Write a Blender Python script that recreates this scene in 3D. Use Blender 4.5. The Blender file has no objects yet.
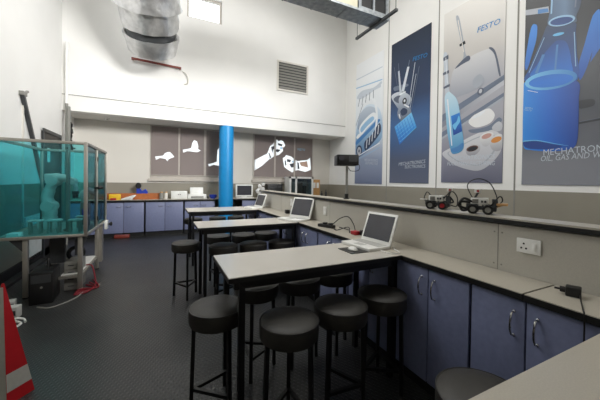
import bpy, bmesh, math, random
from mathutils import Vector, Matrix, Euler
random.seed(7)
S = bpy.context.scene
COL = S.collection
PI = math.pi

# ------------------------------------------------------------------ camera, world, light, exposure
cam_d = bpy.data.cameras.new('camera'); cam = bpy.data.objects.new('camera', cam_d); COL.objects.link(cam)
TH, PT, RL, HH = 0.4508, 0.0131, 0.0141, 1.4284
F_ = Vector((math.sin(TH)*math.cos(PT), math.cos(TH)*math.cos(PT), -math.sin(PT)))
R_ = Vector((math.cos(TH), -math.sin(TH), 0)); U_ = R_.cross(F_)
R2 = R_*math.cos(RL)+U_*math.sin(RL); U2 = U_*math.cos(RL)-R_*math.sin(RL)
cam.matrix_world = Matrix(((R2.x, U2.x, -F_.x, 0), (R2.y, U2.y, -F_.y, 0), (R2.z, U2.z, -F_.z, HH), (0, 0, 0, 1)))
cam_d.sensor_width = 36; cam_d.lens = 284.461/600*36; cam_d.shift_y = -15.3706/600; cam_d.clip_start = 0.02
S.camera = cam
S.view_settings.view_transform = 'Standard'; S.view_settings.look = 'None'
S.view_settings.exposure = 0.0; S.view_settings.gamma = 1; S.view_settings.use_curve_mapping = False
W = bpy.data.worlds.new('daylight'); S.world = W; W.use_nodes = True
W.node_tree.nodes['Background'].inputs[0].default_value = (0.93, 0.97, 1, 1)
W.node_tree.nodes['Background'].inputs[1].default_value = 3.0

def area(name, loc, rot, sx, sy, power, color=(1, 1, 1), spread=PI):
    l = bpy.data.lights.new(name, 'AREA'); l.shape = 'RECTANGLE'; l.size = sx; l.size_y = sy
    l.energy = power; l.color = color; l.spread = spread
    o = bpy.data.objects.new(name, l); COL.objects.link(o); o.location = loc; o.rotation_euler = rot
    return o
area('overhead_fill', (1.8, 4.0, 6.4), (0, 0, 0), 4.0, 3.0, 165, (1, 0.985, 0.95))  # added overhead fill to brighten the room; no fixture hangs here
def aim(p, q): return (Vector(q)-Vector(p)).to_track_quat('-Z', 'Y').to_euler()
pw = (3.2, -1.9, 5.2)
area('window_daylight', pw, aim(pw, (-1.1, 7.4, 3.3)), 4.6, 1.8, 185, (1, 0.99, 0.97), math.radians(62))  # added fill behind the camera for back and left walls; no window there
pl = (-1.88, 4.9, 5.2)
area('window_daylight', pl, aim(pl, (4.6, 5.3, 2.2)), 3.4, 1.6, 130, (0.97, 0.99, 1), math.radians(120))  # added fill high on the left for divider and right wall; wall has no opening

# ------------------------------------------------------------------ materials
def lin(c):
    return tuple(((x/255)/12.92 if x/255 <= 0.04045 else ((x/255+0.055)/1.055)**2.4) for x in c)
def mat(name, rgb, rough=0.6, metal=0.0, var=0.06, scale=8.0, bump=0.0, bscale=60, spec=0.5, coat=0.0, emit=None):
    m = bpy.data.materials.new(name); m.use_nodes = True; nt = m.node_tree; b = nt.nodes['Principled BSDF']
    c = lin(rgb)
    tc = nt.nodes.new('ShaderNodeTexCoord'); n = nt.nodes.new('ShaderNodeTexNoise'); n.inputs['Scale'].default_value = scale
    n.inputs['Detail'].default_value = 4
    nt.links.new(tc.outputs['Object'], n.inputs['Vector'])
    r = nt.nodes.new('ShaderNodeValToRGB'); r.color_ramp.elements[0].position = 0.3; r.color_ramp.elements[1].position = 0.7
    r.color_ramp.elements[0].color = tuple(x*(1-var) for x in c)+(1,)
    r.color_ramp.elements[1].color = tuple(min(1, x*(1+var)) for x in c)+(1,)
    nt.links.new(n.outputs['Fac'], r.inputs['Fac']); nt.links.new(r.outputs['Color'], b.inputs['Base Color'])
    b.inputs['Roughness'].default_value = rough; b.inputs['Metallic'].default_value = metal
    b.inputs['Specular IOR Level'].default_value = spec; b.inputs['Coat Weight'].default_value = coat
    if bump:
        n2 = nt.nodes.new('ShaderNodeTexNoise'); n2.inputs['Scale'].default_value = bscale
        nt.links.new(tc.outputs['Object'], n2.inputs['Vector'])
        bp = nt.nodes.new('ShaderNodeBump'); bp.inputs['Strength'].default_value = bump; bp.inputs['Distance'].default_value = 0.01
        nt.links.new(n2.outputs['Fac'], bp.inputs['Height']); nt.links.new(bp.outputs['Normal'], b.inputs['Normal'])
    if emit:
        b.inputs['Emission Color'].default_value = lin(emit[0])+(1,); b.inputs['Emission Strength'].default_value = emit[1]
    return m
def gradient(name, stops, axis=1, rough=0.35, length=3.55):
    """printed paper: a colour ramp along the sheet"""
    m = bpy.data.materials.new(name); m.use_nodes = True; nt = m.node_tree; b = nt.nodes['Principled BSDF']
    tc = nt.nodes.new('ShaderNodeTexCoord'); sp = nt.nodes.new('ShaderNodeSeparateXYZ')
    mt = nt.nodes.new('ShaderNodeMath'); mt.operation = 'DIVIDE'; mt.inputs[1].default_value = length
    r = nt.nodes.new('ShaderNodeValToRGB'); e = r.color_ramp.elements
    while len(e) < len(stops): e.new(0.5)
    for k, (p, c) in enumerate(stops): e[k].position = p; e[k].color = lin(c)+(1,)
    nt.links.new(tc.outputs['Object'], sp.inputs[0]); nt.links.new(sp.outputs[axis], mt.inputs[0])
    nt.links.new(mt.outputs[0], r.inputs['Fac']); nt.links.new(r.outputs['Color'], b.inputs['Base Color'])
    b.inputs['Roughness'].default_value = rough
    return m
def glass(name, rgb, gloss=0.08):
    m = bpy.data.materials.new(name); m.use_nodes = True; nt = m.node_tree
    nt.nodes.remove(nt.nodes['Principled BSDF']); out = nt.nodes['Material Output']
    t = nt.nodes.new('ShaderNodeBsdfTransparent'); t.inputs[0].default_value = tuple(rgb)+(1,)
    g = nt.nodes.new('ShaderNodeBsdfGlossy'); g.inputs['Roughness'].default_value = 0.05
    mx = nt.nodes.new('ShaderNodeMixShader'); mx.inputs[0].default_value = gloss
    nt.links.new(t.outputs[0], mx.inputs[1]); nt.links.new(g.outputs[0], mx.inputs[2]); nt.links.new(mx.outputs[0], out.inputs[0])
    return m
def translucent(name, rgb):
    m = bpy.data.materials.new(name); m.use_nodes = True; nt = m.node_tree
    nt.nodes.remove(nt.nodes['Principled BSDF']); out = nt.nodes['Material Output']
    a = nt.nodes.new('ShaderNodeBsdfTranslucent'); d = nt.nodes.new('ShaderNodeBsdfDiffuse')
    a.inputs[0].default_value = d.inputs[0].default_value = lin(rgb)+(1,)
    mx = nt.nodes.new('ShaderNodeMixShader'); mx.inputs[0].default_value = 0.5
    nt.links.new(a.outputs[0], mx.inputs[1]); nt.links.new(d.outputs[0], mx.inputs[2]); nt.links.new(mx.outputs[0], out.inputs[0])
    return m
def floor_mat():
    m = mat('studded_rubber', (46, 47, 47), rough=0.33, var=0.25, scale=2.2)
    nt = m.node_tree; b = nt.nodes['Principled BSDF']; tc = [n for n in nt.nodes if n.type == 'TEX_COORD'][0]
    sp = nt.nodes.new('ShaderNodeSeparateXYZ'); nt.links.new(tc.outputs['Object'], sp.inputs[0])
    def M(op, a, bb=None):
        n = nt.nodes.new('ShaderNodeMath'); n.operation = op
        for i, v in enumerate((a, bb)):
            if v is None: continue
            if isinstance(v, (int, float)): n.inputs[i].default_value = v
            else: nt.links.new(v, n.inputs[i])
        return n.outputs[0]
    sx = M('SINE', M('MULTIPLY', sp.outputs[0], 2*PI/0.034)); sy = M('SINE', M('MULTIPLY', sp.outputs[1], 2*PI/0.060))
    stud = M('MAXIMUM', M('SUBTRACT', M('MULTIPLY', sx, sy), 0.15), 0)
    fx = M('LESS_THAN', M('FRACT', M('DIVIDE', M('ADD', sp.outputs[1], 0.35), 1.25)), 0.008)
    h = M('SUBTRACT', M('MINIMUM', M('MULTIPLY', stud, 2.5), 1), M('MULTIPLY', fx, 2))
    bp = nt.nodes.new('ShaderNodeBump'); bp.inputs['Strength'].default_value = 0.7; bp.inputs['Distance'].default_value = 0.004
    nt.links.new(h, bp.inputs['Height']); nt.links.new(bp.outputs['Normal'], b.inputs['Normal'])
    return m
M_floor = floor_mat()
M_white = mat('white_wall_paint', (240, 239, 236), 0.7, var=0.02, scale=1.5)
M_cream = mat('cream_wall_paint', (222, 218, 210), 0.7, var=0.02, scale=1.5)
M_dado = mat('grey_dado_paint', (146, 141, 128), 0.5, var=0.04, scale=2)
M_soffit = mat('soffit_paint', (225, 223, 218), 0.7, var=0.02)
M_ceil = mat('ceiling_paint', (240, 240, 238), 0.8, var=0.02)
M_joint = mat('joint_shadow_gap', (140, 138, 132), 0.8)
M_lamin = mat('speckled_beige_laminate', (180, 174, 161), 0.32, var=0.06, scale=220)
M_panel = mat('grey_beige_panel_laminate', (184, 180, 170), 0.45, var=0.05, scale=180)
M_top = mat('pale_table_laminate', (200, 195, 186), 0.25, var=0.04, scale=240)
M_black = mat('black_plastic', (20, 20, 21), 0.45)
M_blacksteel = mat('black_powder_coated_steel', (16, 16, 17), 0.4, spec=0.4)
M_vinyl = mat('charcoal_vinyl', (42, 40, 36), 0.5, var=0.15, scale=25, bump=0.15, bscale=300)
M_piping = mat('black_piping', (26, 25, 24), 0.4)
M_blue = mat('lilac_blue_cabinet_laminate', (118, 125, 157), 0.5, var=0.08, scale=30)
M_plinth = mat('black_plinth', (14, 14, 15), 0.6)
M_chrome = mat('chrome', (205, 205, 205), 0.15, metal=1.0)
M_alu = mat('brushed_aluminium', (176, 172, 163), 0.38, metal=0.7)
M_galv = mat('galvanised_steel', (150, 155, 158), 0.38, metal=0.7, var=0.22, scale=14)
M_foil = mat('silver_foil', (205, 205, 205), 0.32, metal=0.75, var=0.15, scale=8, bump=1.0, bscale=14)
M_pillar = mat('bright_blue_paint', (20, 140, 205), 0.4, var=0.03)
M_frame = mat('grey_window_frame', (190, 183, 174), 0.5)
M_blind = mat('grey_blind_cloth', (142, 131, 128), 0.85, var=0.06, scale=60)
M_print = translucent('white_blind_print', (245, 246, 248))
M_pdark = mat('dark_print_ink', (70, 72, 80), 0.7)
M_pskin = mat('skin_print_ink', (226, 190, 170), 0.7)
M_pblue = mat('blue_print_ink', (150, 210, 240), 0.6)
M_teal = glass('teal_tinted_acrylic', (0.54, 0.89, 0.92), 0.06)
M_clear = glass('grey_tinted_acrylic', (0.50, 0.60, 0.64), 0.08)
M_pane = glass('window_glass', (0.95, 0.97, 0.97), 0.05)
M_wplastic = mat('white_plastic', (232, 232, 228), 0.35)
M_screen = mat('dark_lcd_screen', (62, 62, 68), 0.25)
M_key = mat('keyboard_grey', (192, 192, 188), 0.5)
M_robot = mat('grey_robot_casting', (196, 200, 194), 0.45)
M_dgrey = mat('dark_grey_metal', (70, 72, 74), 0.45, metal=0.3)
M_mgrey = mat('mid_grey_plastic', (135, 134, 128), 0.5)
M_red = mat('red_plastic', (160, 24, 34), 0.45)
M_redcone = mat('red_cone_fabric', (200, 22, 34), 0.6, var=0.08)
M_reflect = mat('grey_white_reflective_tape', (200, 198, 190), 0.5, var=0.05, scale=40)
M_wood = mat('orange_brown_wood', (170, 98, 50), 0.5, var=0.15, scale=12)
M_tan = mat('tan_wood', (196, 150, 96), 0.5, var=0.12, scale=14)
M_yellow = mat('yellow_plastic', (232, 190, 40), 0.5)
M_navy = mat('blue_plastic', (38, 62, 170), 0.4)
M_rust = mat('red_brown_paint', (120, 48, 38), 0.5)
M_paper = mat('white_paper', (238, 238, 236), 0.7)
M_door = mat('dark_door_paint', (48, 44, 42), 0.5)
M_beige = mat('beige_duct_lagging', (172, 168, 146), 0.7)
M_rubber = mat('tyre_rubber', (22, 22, 22), 0.7)

# ------------------------------------------------------------------ mesh helpers
class MB:
    def __init__(s): s.bm = bmesh.new(); s.mi = 0
    def m(s, i): s.mi = i; return s
    def _f(s, vs):
        try: f = s.bm.faces.new(vs); f.material_index = s.mi; return f
        except ValueError: return None
    def box(s, a, b, bev=0.0, rot=None, seg=2):
        a, b = Vector(a), Vector(b); c = (a+b)/2; h = (b-a)/2
        t = bmesh.new(); bmesh.ops.create_cube(t, size=1)
        for v in t.verts: v.co = Vector((v.co.x*2*h.x, v.co.y*2*h.y, v.co.z*2*h.z))
        if bev: bmesh.ops.bevel(t, geom=t.edges[:], offset=bev, segments=seg, affect='EDGES', profile=0.5)
        mt = Matrix.Translation(c) @ (Euler(rot).to_matrix().to_4x4() if rot else Matrix())
        return s.merge(t, mt)
    def merge(s, t, mt=Matrix()):
        mp = {}
        for v in t.verts: mp[v] = s.bm.verts.new(mt @ v.co)
        for f in t.faces: s._f([mp[v] for v in f.verts])
        t.free(); return s
    def bar(s, p0, p1, w, h=None, up=(0, 0, 1)):
        p0, p1 = Vector(p0), Vector(p1); h = h or w; d = (p1-p0).normalized(); u = Vector(up)
        if abs(d.dot(u)) > 0.98: u = Vector((0, 1, 0))
        x = d.cross(u).normalized(); y = x.cross(d).normalized()
        vs = [s.bm.verts.new(p + x*sx*w/2 + y*sy*h/2) for p in (p0, p1) for sx, sy in ((-1, -1), (1, -1), (1, 1), (-1, 1))]
        s._f(vs[3::-1]); s._f(vs[4:])
        for i in range(4): j = (i+1) % 4; s._f([vs[i], vs[j], vs[4+j], vs[4+i]])
        return s
    def tube(s, pts, r, n=8, smooth=True, cap=True):
        pts = [Vector(p) for p in pts]
        if smooth and len(pts) > 2: pts = spline(pts)
        rings = []; prev = None
        for i, p in enumerate(pts):
            d = (pts[min(i+1, len(pts)-1)]-pts[max(i-1, 0)]).normalized()
            if prev is None:
                u = Vector((0, 0, 1)) if abs(d.z) < 0.9 else Vector((1, 0, 0))
                x = d.cross(u).normalized()
            else: x = (prev - d*prev.dot(d)).normalized()
            prev = x; y = d.cross(x); rr = r[i] if isinstance(r, (list, tuple)) else r
            rings.append([s.bm.verts.new(p+(x*math.cos(a)+y*math.sin(a))*rr) for a in [2*PI*k/n for k in range(n)]])
        for a, b in zip(rings, rings[1:]):
            for k in range(n): s._f([a[k], a[(k+1) % n], b[(k+1) % n], b[k]])
        if cap: s._f(rings[0][::-1]); s._f(rings[-1])
        return s
    def lathe(s, prof, c=(0, 0, 0), axis=(0, 0, 1), n=32, jit=None):
        c = Vector(c); q = Vector((0, 0, 1)).rotation_difference(Vector(axis).normalized()); rings = []
        for k, (r, z) in enumerate(prof):
            if r < 1e-5: rings.append([s.bm.verts.new(c+q @ Vector((0, 0, z)))]); continue
            ring = []
            for i in range(n):
                a = 2*PI*i/n; rr = r*(1+(jit(a, k) if jit else 0))
                ring.append(s.bm.verts.new(c+q @ Vector((rr*math.cos(a), rr*math.sin(a), z))))
            rings.append(ring)
        for a, b in zip(rings, rings[1:]):
            for i in range(n):
                j = (i+1) % n
                if len(a) == 1 and len(b) == 1: continue
                if len(a) == 1: s._f([a[0], b[j], b[i]])
                elif len(b) == 1: s._f([a[i], a[j], b[0]])
                else: s._f([a[i], a[j], b[j], b[i]])
        return s
    def cyl(s, p0, p1, r, n=20):
        p0, p1 = Vector(p0), Vector(p1); L = (p1-p0).length
        return s.lathe([(0, 0), (r, 0), (r, L), (0, L)], p0, p1-p0, n)
    def torus(s, c, R, r, n=32, m=8, axis=(0, 0, 1)):
        c = Vector(c); q = Vector((0, 0, 1)).rotation_difference(Vector(axis).normalized()); rings = []
        for i in range(n):
            a = 2*PI*i/n
            rings.append([s.bm.verts.new(c+q @ Vector(((R+r*math.cos(b))*math.cos(a), (R+r*math.cos(b))*math.sin(a), r*math.sin(b)))) for b in [2*PI*k/m for k in range(m)]])
        for i in range(n):
            A, B = rings[i], rings[(i+1) % n]
            for k in range(m): s._f([A[k], B[k], B[(k+1) % m], A[(k+1) % m]])
        return s
    def sphere(s, c, r, sc=(1, 1, 1), n=16, jit=0):
        t = bmesh.new(); bmesh.ops.create_uvsphere(t, u_segments=n, v_segments=max(8, n*2//3), radius=r)
        for v in t.verts:
            v.co = Vector((v.co.x*sc[0], v.co.y*sc[1], v.co.z*sc[2]))
            if jit: v.co *= 1+random.uniform(-jit, jit)
        return s.merge(t, Matrix.Translation(Vector(c)))
    def poly(s, pts, z=0, t=0.0):
        """flat outline in local xy; printed shapes, thickness t if given"""
        vs = [s.bm.verts.new((x, y, z)) for x, y in pts]; f = s._f(vs)
        if f and f.calc_center_median() and f.normal.z < 0: pass
        if f:
            f.normal_update()
            if f.normal.z < 0: f.normal_flip()
            if t:
                r = bmesh.ops.extrude_face_region(s.bm, geom=[f])
                for v in [g for g in r['geom'] if isinstance(g, bmesh.types.BMVert)]: v.co.z += t
        return s
    def prism(s, pts, axis, a, b):
        """outline extruded along an axis: pts in the two other axes"""
        def P(u, v, w): return {'x': (w, u, v), 'y': (u, w, v), 'z': (u, v, w)}[axis]
        A = [s.bm.verts.new(P(u, v, a)) for u, v in pts]; B = [s.bm.verts.new(P(u, v, b)) for u, v in pts]
        s._f(A[::-1]); s._f(B)
        for i in range(len(pts)): j = (i+1) % len(pts); s._f([A[i], A[j], B[j], B[i]])
        return s
    def build(s, name, mats, parent=None, smooth=35, loc=None, fixn=True):
        me = bpy.data.meshes.new(name)
        if fixn: bmesh.ops.recalc_face_normals(s.bm, faces=s.bm.faces[:])
        s.bm.to_mesh(me); s.bm.free()
        for mm in (mats if isinstance(mats, (list, tuple)) else [mats]): me.materials.append(mm)
        if smooth:
            for p in me.polygons: p.use_smooth = True
            me.set_sharp_from_angle(angle=math.radians(smooth))
        o = bpy.data.objects.new(name, me); COL.objects.link(o)
        if parent: o.parent = parent
        if loc: o.location = loc
        return o
def spline(pts, k=6):
    out = []
    for i in range(len(pts)-1):
        p0, p1, p2, p3 = pts[max(i-1, 0)], pts[i], pts[i+1], pts[min(i+2, len(pts)-1)]
        for j in range(k):
            t = j/k
            out.append(0.5*((2*p1)+(p2-p0)*t+(2*p0-5*p1+4*p2-p3)*t*t+(3*p1-p0-3*p2+p3)*t**3))
    out.append(pts[-1]); return out
def tag(o, label, cat, group=None, kind=None):
    o['label'] = label; o['category'] = cat
    if group: o['group'] = group
    if kind: o['kind'] = kind
    return o
def empty(name, loc, rz=0.0, label=None, cat=None, group=None):
    o = bpy.data.objects.new(name, None); COL.objects.link(o); o.location = loc; o.rotation_euler = (0, 0, rz)
    o.empty_display_size = 0.1
    if label: tag(o, label, cat, group)
    return o
def struct(o): o['kind'] = 'structure'; return o
def copy_tree(o, parent=None):
    c = o.copy(); COL.objects.link(c)
    if parent: c.parent = parent
    for ch in list(o.children): copy_tree(ch, c)
    return c
def place(proto, used, loc, rz, label, group=None):
    """the first time the prototype itself, afterwards a copy with all its parts"""
    o = proto if not used else copy_tree(proto)
    used.append(1); o.location = loc; o.rotation_euler = (0, 0, rz); o['label'] = label
    if group: o['group'] = group
    return o
def lettering(mb, text, size, p0, p1=None, z=0.0, shear=0.0):
    """letters into a mesh, baseline from p0, stretched to end at p1"""
    cu = bpy.data.curves.new('letters', 'FONT'); cu.body = text; cu.size = 1.0; cu.shear = shear; cu.resolution_u = 2
    o = bpy.data.objects.new('letters', cu); COL.objects.link(o); bpy.context.view_layer.update()
    me = bpy.data.meshes.new_from_object(o.evaluated_get(bpy.context.evaluated_depsgraph_get()))
    bpy.data.objects.remove(o); xs = [v.co.x for v in me.vertices]; x0 = min(xs); wd = max(xs)-x0
    p0 = Vector(p0+(0,)) if len(p0) == 2 else Vector(p0)
    if p1: d = Vector(p1+(0,))-p0; sx = d.length/wd; dx = d.normalized()
    else: sx = size; dx = Vector((1, 0, 0))
    dy = Vector((-dx.y, dx.x, 0)); vm = [mb.bm.verts.new(p0+dx*(v.co.x-x0)*sx+dy*v.co.y*size+Vector((0, 0, z))) for v in me.vertices]
    for p in me.polygons: mb._f([vm[i] for i in p.vertices])
    bpy.data.meshes.remove(me)

# ------------------------------------------------------------------ setting
XL, XR, YB, YS, YF, ZC, ZS, ZD = -1.937, 5.32, 8.636, 7.693, -2.2, 7.4, 2.874, 1.32
struct(MB().box((XL-.2, YF-.2, -.2), (XR+.2, YB+.2, 0)).build('floor', M_floor, smooth=0))
struct(MB().box((XL-.2, YF-.2, ZC), (XR+.2, YS+.25, ZC+.15)).build('ceiling', M_ceil, smooth=0))
b = MB(); b.m(0).box((XL-.2, YF-.2, ZD), (XL, YB+.2, ZC)).m(1).box((XL-.2, YF-.2, 0), (XL, YB+.2, ZD))
struct(b.build('wall_left', [M_white, M_dado], smooth=0))
b = MB(); b.m(0).box((XR, YF-.2, ZD), (XR+.2, YB+.2, ZC)).m(1).box((XR, YF-.2, 0), (XR+.2, YB+.2, ZD))
wr = struct(b.build('wall_right', [M_white, M_dado], smooth=0))
struct(MB().box((XL-.2, YF-.2, 0), (XR+.2, YF, ZC)).build('wall_front', M_cream, smooth=0))
# lower back wall under the soffit, with two window openings
WZ0, WZ1 = 1.44, ZS
wins = [(-.30, 1.83), (2.53, 4.64)]
b = MB(); b.m(1).box((XL, YB, 0), (XR, YB+.2, ZD)); b.m(0).box((XL, YB, ZD), (XR, YB+.2, WZ0))
edges = [XL]+[x for w in wins for x in w]+[XR]
for i in range(0, len(edges), 2): b.box((edges[i], YB, WZ0), (edges[i+1], YB+.2, ZS+.25))
for w in wins: b.box((w[0], YB, WZ1), (w[1], YB+.2, ZS+.25))
struct(b.build('wall_back', [M_cream, M_dado], smooth=0))
# upper back wall above the soffit edge, with one high window opening
hx0, hx1, hz0, hz1 = .53, 1.38, 5.5, 6.1
b = MB()
b.box((XL, YS, ZS), (hx0, YS+.2, ZC)).box((hx1, YS, ZS), (XR, YS+.2, ZC)).box((hx0, YS, ZS), (hx1, YS+.2, hz0)).box((hx0, YS, hz1), (hx1, YS+.2, ZC))
struct(b.build('wall_gallery', M_white, smooth=0))
struct(MB().box((XL, YS+.2, ZS), (XR, YB, ZS+.2)).build('ceiling_soffit', M_soffit, smooth=0))
b = MB().box((XL, YS-.012, 3.205), (XR, YS, 3.217))
struct(b.build('trim_1', M_joint, smooth=0))
# window frames
def window(n, x0, x1, z0, z1, y, mull, d=.08):
    f = MB(); t = .075 if n < 3 else .045; rb = .11 if n < 3 else t
    f.box((x0, y, z0), (x0+t, y+d, z1)).box((x1-t, y, z0), (x1, y+d, z1)).box((x0+t, y, z0), (x1-t, y+d, z0+rb)).box((x0+t, y, z1-t), (x1-t, y+d, z1))
    for x in mull: f.box((x-.05, y, z0+rb), (x+.05, y+d, z1-t))
    o = struct(f.build(f'window_{n}', M_frame, smooth=0))
    g = MB().box((x0+t, y+d*.6, z0+t), (x1-t, y+d*.6+.006, z1-t)).build('glass_pane', M_pane, o, smooth=0)
    return o
w1 = window(1, -.30, 1.83, WZ0, WZ1, YB-.02, (.418, 1.105))
MB().box((-.34, YB-.07, 1.37), (1.86, YB+.02, WZ0)).build('window_sill', M_frame, w1, smooth=0)
w2 = window(2, 2.53, 4.64, WZ0, WZ1, YB-.02, (3.25, 3.945))
MB().box((2.50, YB-.07, 1.37), (4.68, YB+.02, WZ0)).build('window_sill', M_frame, w2, smooth=0)
window(3, hx0, hx1, hz0, hz1, YS+.06, ())
# right wall: joints and pale border of the panels
b = MB()
for y in (5.76, 4.25, 2.73, 1.2): b.box((XR-.004, y-.012, 0), (XR, y+.012, ZC))
struct(b.build('trim_2', M_joint, smooth=0))
struct(MB().box((XL, 5.35, 0), (XL+.03, YB, .14)).box((XL, YF, 0), (XL+.03, 5.35, .14)).build('baseboard_left', M_plinth, smooth=0))
# door on the left wall
d = struct(MB().box((XL, 6.56, 0), (XL+.03, 7.44, 2.26)).build('door_1', M_door, smooth=0))
MB().box((XL+.03, 6.50, 0), (XL+.05, 6.56, 2.3)).box((XL+.03, 7.44, 0), (XL+.05, 7.50, 2.3)).box((XL+.03, 6.56, 2.24), (XL+.05, 7.44, 2.3)).build('door_frame', M_dgrey, d, smooth=0)
MB().tube([(XL+.03, 6.66, 1.02), (XL+.08, 6.66, 1.02), (XL+.08, 6.78, 1.02)], .01).build('door_handle', M_chrome, d)
tag(MB().box((XL+.03, 6.74, 1.71), (XL+.036, 6.87, 1.97)).build('door_notice', M_paper, smooth=0), 'small white notice stuck on the dark door in the left wall', 'sign')
# blue pillar
tag(MB().lathe([(.19, 0), (.19, ZS)], (1.56, 7.85, 0), n=40).build('pillar', M_pillar), 'bright blue round pillar holding up the soffit', 'pillar')
# low divider wall behind the right-hand worktop
XC, XP, ZW, ZLG, YE = 1.5635, 1.869, .90, 1.225, 5.76
b = MB(); b.m(0).box((XP, YF, 0), (XP+.11, YE, ZLG-.045)); b.m(1)
for y in (1.042, 3.0, 4.6): b.box((XP-.002, y-.002, ZW), (XP, y+.002, ZLG-.045))
for z in (.935, 1.13):
    for dy in (-.022, .022): b.box((XP-.003, 1.042+dy-.004, z-.004), (XP, 1.042+dy+.004, z+.004))
struct(b.build('wall_divider', [M_panel, M_joint], smooth=0))
led = empty('ledge', (XP, 0, ZLG-.045), 0, 'long narrow pale ledge with black edge topping the low divider', 'ledge')
MB().box((-.03, YF, .012), (.15, YE+.03, .035)).build('edge_strip', M_black, led, smooth=0)
MB().box((-.026, YF, .035), (.146, YE+.026, .045)).build('ledge_top', M_lamin, led, smooth=0)

# ------------------------------------------------------------------ worktops and cabinets
def slab(name, x0, x1, y0, y1, label, cat, group=None, top=M_lamin, partname='worktop_surface'):
    o = empty(name, (x0, y0, ZW-.035), 0, label, cat, group)
    MB().box((.003, .003, .031), (x1-x0-.003, y1-y0-.003, .035)).build(partname, top, o, smooth=0)
    MB().box((0, 0, 0), (x1-x0, y1-y0, .031)).build('black_edge', M_black, o, smooth=0)
    return o
slab('worktop', XC, XP-.002, .757, YE, 'long narrow beige worktop along the divider carrying the three white laptops', 'worktop')
slab('worktop', XC, XP-.002, YF+.02, .753, 'near length of narrow beige worktop with the black charger on it', 'worktop')
slab('worktop', XL+.01, XR-.01, 8.02, YB-.003, 'long back worktop below the windows carrying printer and blue dispenser', 'worktop')
def handle(parent, p, ax, out, L=.12):
    p = Vector(p); a = Vector(ax); o = Vector(out)
    return MB().tube([p-a*L/2, p-a*L*.42+o*.022, p+o*.034, p+a*L*.42+o*.022, p+a*L/2], .0055, 8).sphere(p-a*L/2, .009, n=8).sphere(p+a*L/2, .009, n=8).build('handle', M_chrome, parent)
CG = 'blue cabinets under the right-hand worktop'
def cabinet_right(y0, y1, label, split=None, hside=None):
    """front faces -x at XC+.02"""
    o = empty('cabinet', (XC+.02, y0, 0), 0, label, 'cabinet', CG)
    w = y1-y0; dpt = XP-.004-(XC+.02)
    MB().box((.018, 0, .10), (dpt, w, ZW-.037)).build('body', M_black, o, smooth=0)
    MB().box((.05, 0, 0), (dpt, w, .10)).build('plinth', M_plinth, o, smooth=0)
    sp = w/2 if split is None else split
    for a, c, hy in ((.006, sp-.004, sp-.05), (sp+.004, w-.006, sp+.05)):
        dr = MB().box((0, a, .105), (.018, c, ZW-.045), .002).build('door', M_blue, o)
        handle(dr, (-.001, hy, .735), (0, 0, 1), (-1, 0, 0))
    return o
cabinet_right(1.027, 1.592, 'blue double-door cabinet beside the near table end, right of the stools')
cabinet_right(.478, 1.022, 'blue double-door cabinet below the black charger and the wall socket')
names = ['blue cabinet just behind the near table, hidden mostly by its stools', 'blue cabinet between near and middle tables, below the cable heap',
         'blue cabinet under divider just before the middle table end', 'blue cabinet under divider just past the middle table end',
         'blue cabinet midway between middle and far tables', 'blue cabinet just in front of the far table end', 'blue cabinet under the far end of the divider worktop']
y = 1.62
for n in names: cabinet_right(y, y+.575, n); y += .59
def cabinet_back(x0, x1, label, split):
    o = empty('cabinet', (x0, 8.05, 0), 0, label, 'cabinet', 'blue cabinets along the back wall')
    w = x1-x0
    MB().box((0, .018, .10), (w, .56, ZW-.037)).build('body', M_black, o, smooth=0)
    MB().box((0, .05, 0), (w, .56, .10)).build('plinth', M_plinth, o, smooth=0)
    for a, c, hx in ((.008, split-.004, split-.10), (split+.004, w-.008, split+.10)):
        dr = MB().box((a, 0, .105), (c, .018, ZW-.06), .002).build('door', M_blue, o)
        handle(dr, (hx, -.001, .74), (1, 0, 0), (0, -1, 0), .10)
for x0, x1, n, sp in ((-1.92, -1.30, 'blue back cabinet in the corner, seen through the teal robot booth', .31), (-1.29, -.40, 'blue back cabinet below the yellow box and papers', .45),
                  (-.375, .505, 'blue back cabinet below the tray end and white box', .44), (.53, 1.31, 'blue back cabinet just left of the blue pillar', .39),
                  (2.06, 2.95, 'blue back cabinet below the white-framed monitor', .45), (2.96, 3.85, 'blue back cabinet behind the far end of the divider', .45)):
    cabinet_back(x0, x1, n, sp)

# ------------------------------------------------------------------ tables
def table(y0, y1, x0, x1, label, top=None):
    o = empty('high_table', (x0, y0, 0), 0, label, 'table', 'high white tables jutting from the worktop')
    L, D = x1-x0, y1-y0
    MB().box((.003, .003, ZW-.004), (L-.003, D-.003, ZW)).build('tabletop', top or M_top, o, smooth=0)
    MB().box((0, 0, ZW-.03), (L, D, ZW-.004)).build('edge_band', M_black, o, smooth=0)
    a = MB().bar((.04, .05, ZW-.055), (L-.02, .05, ZW-.055), .03, .05).bar((.04, D-.05, ZW-.055), (L-.02, D-.05, ZW-.055), .03, .05)
    a.bar((.085, .05, ZW-.055), (.085, D-.05, ZW-.055), .03, .05)
    a.build('apron_frame', M_blacksteel, o, smooth=0)
    for x in (.085, L-.045):
        for yy in (.05, D-.05):
            MB().bar((x, yy, 0), (x, yy, ZW-.03), .035).build('leg', M_blacksteel, o, smooth=0)
    return o
table(1.5228, 2.0424, .3208, XC-.002, 'nearest full white-topped high table, with laptop and mouse at its right end')
table(3.2538, 3.7839, .3507, XC-.002, 'middle white-topped high table, second from the camera')
table(4.936, 5.626, .378, XC-.002, 'farthest white-topped high table, in front of blue pillar')
table(-.12, .44, .30, XC-.002, 'foreground tabletop cut off by the lower right corner', M_lamin)

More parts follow.
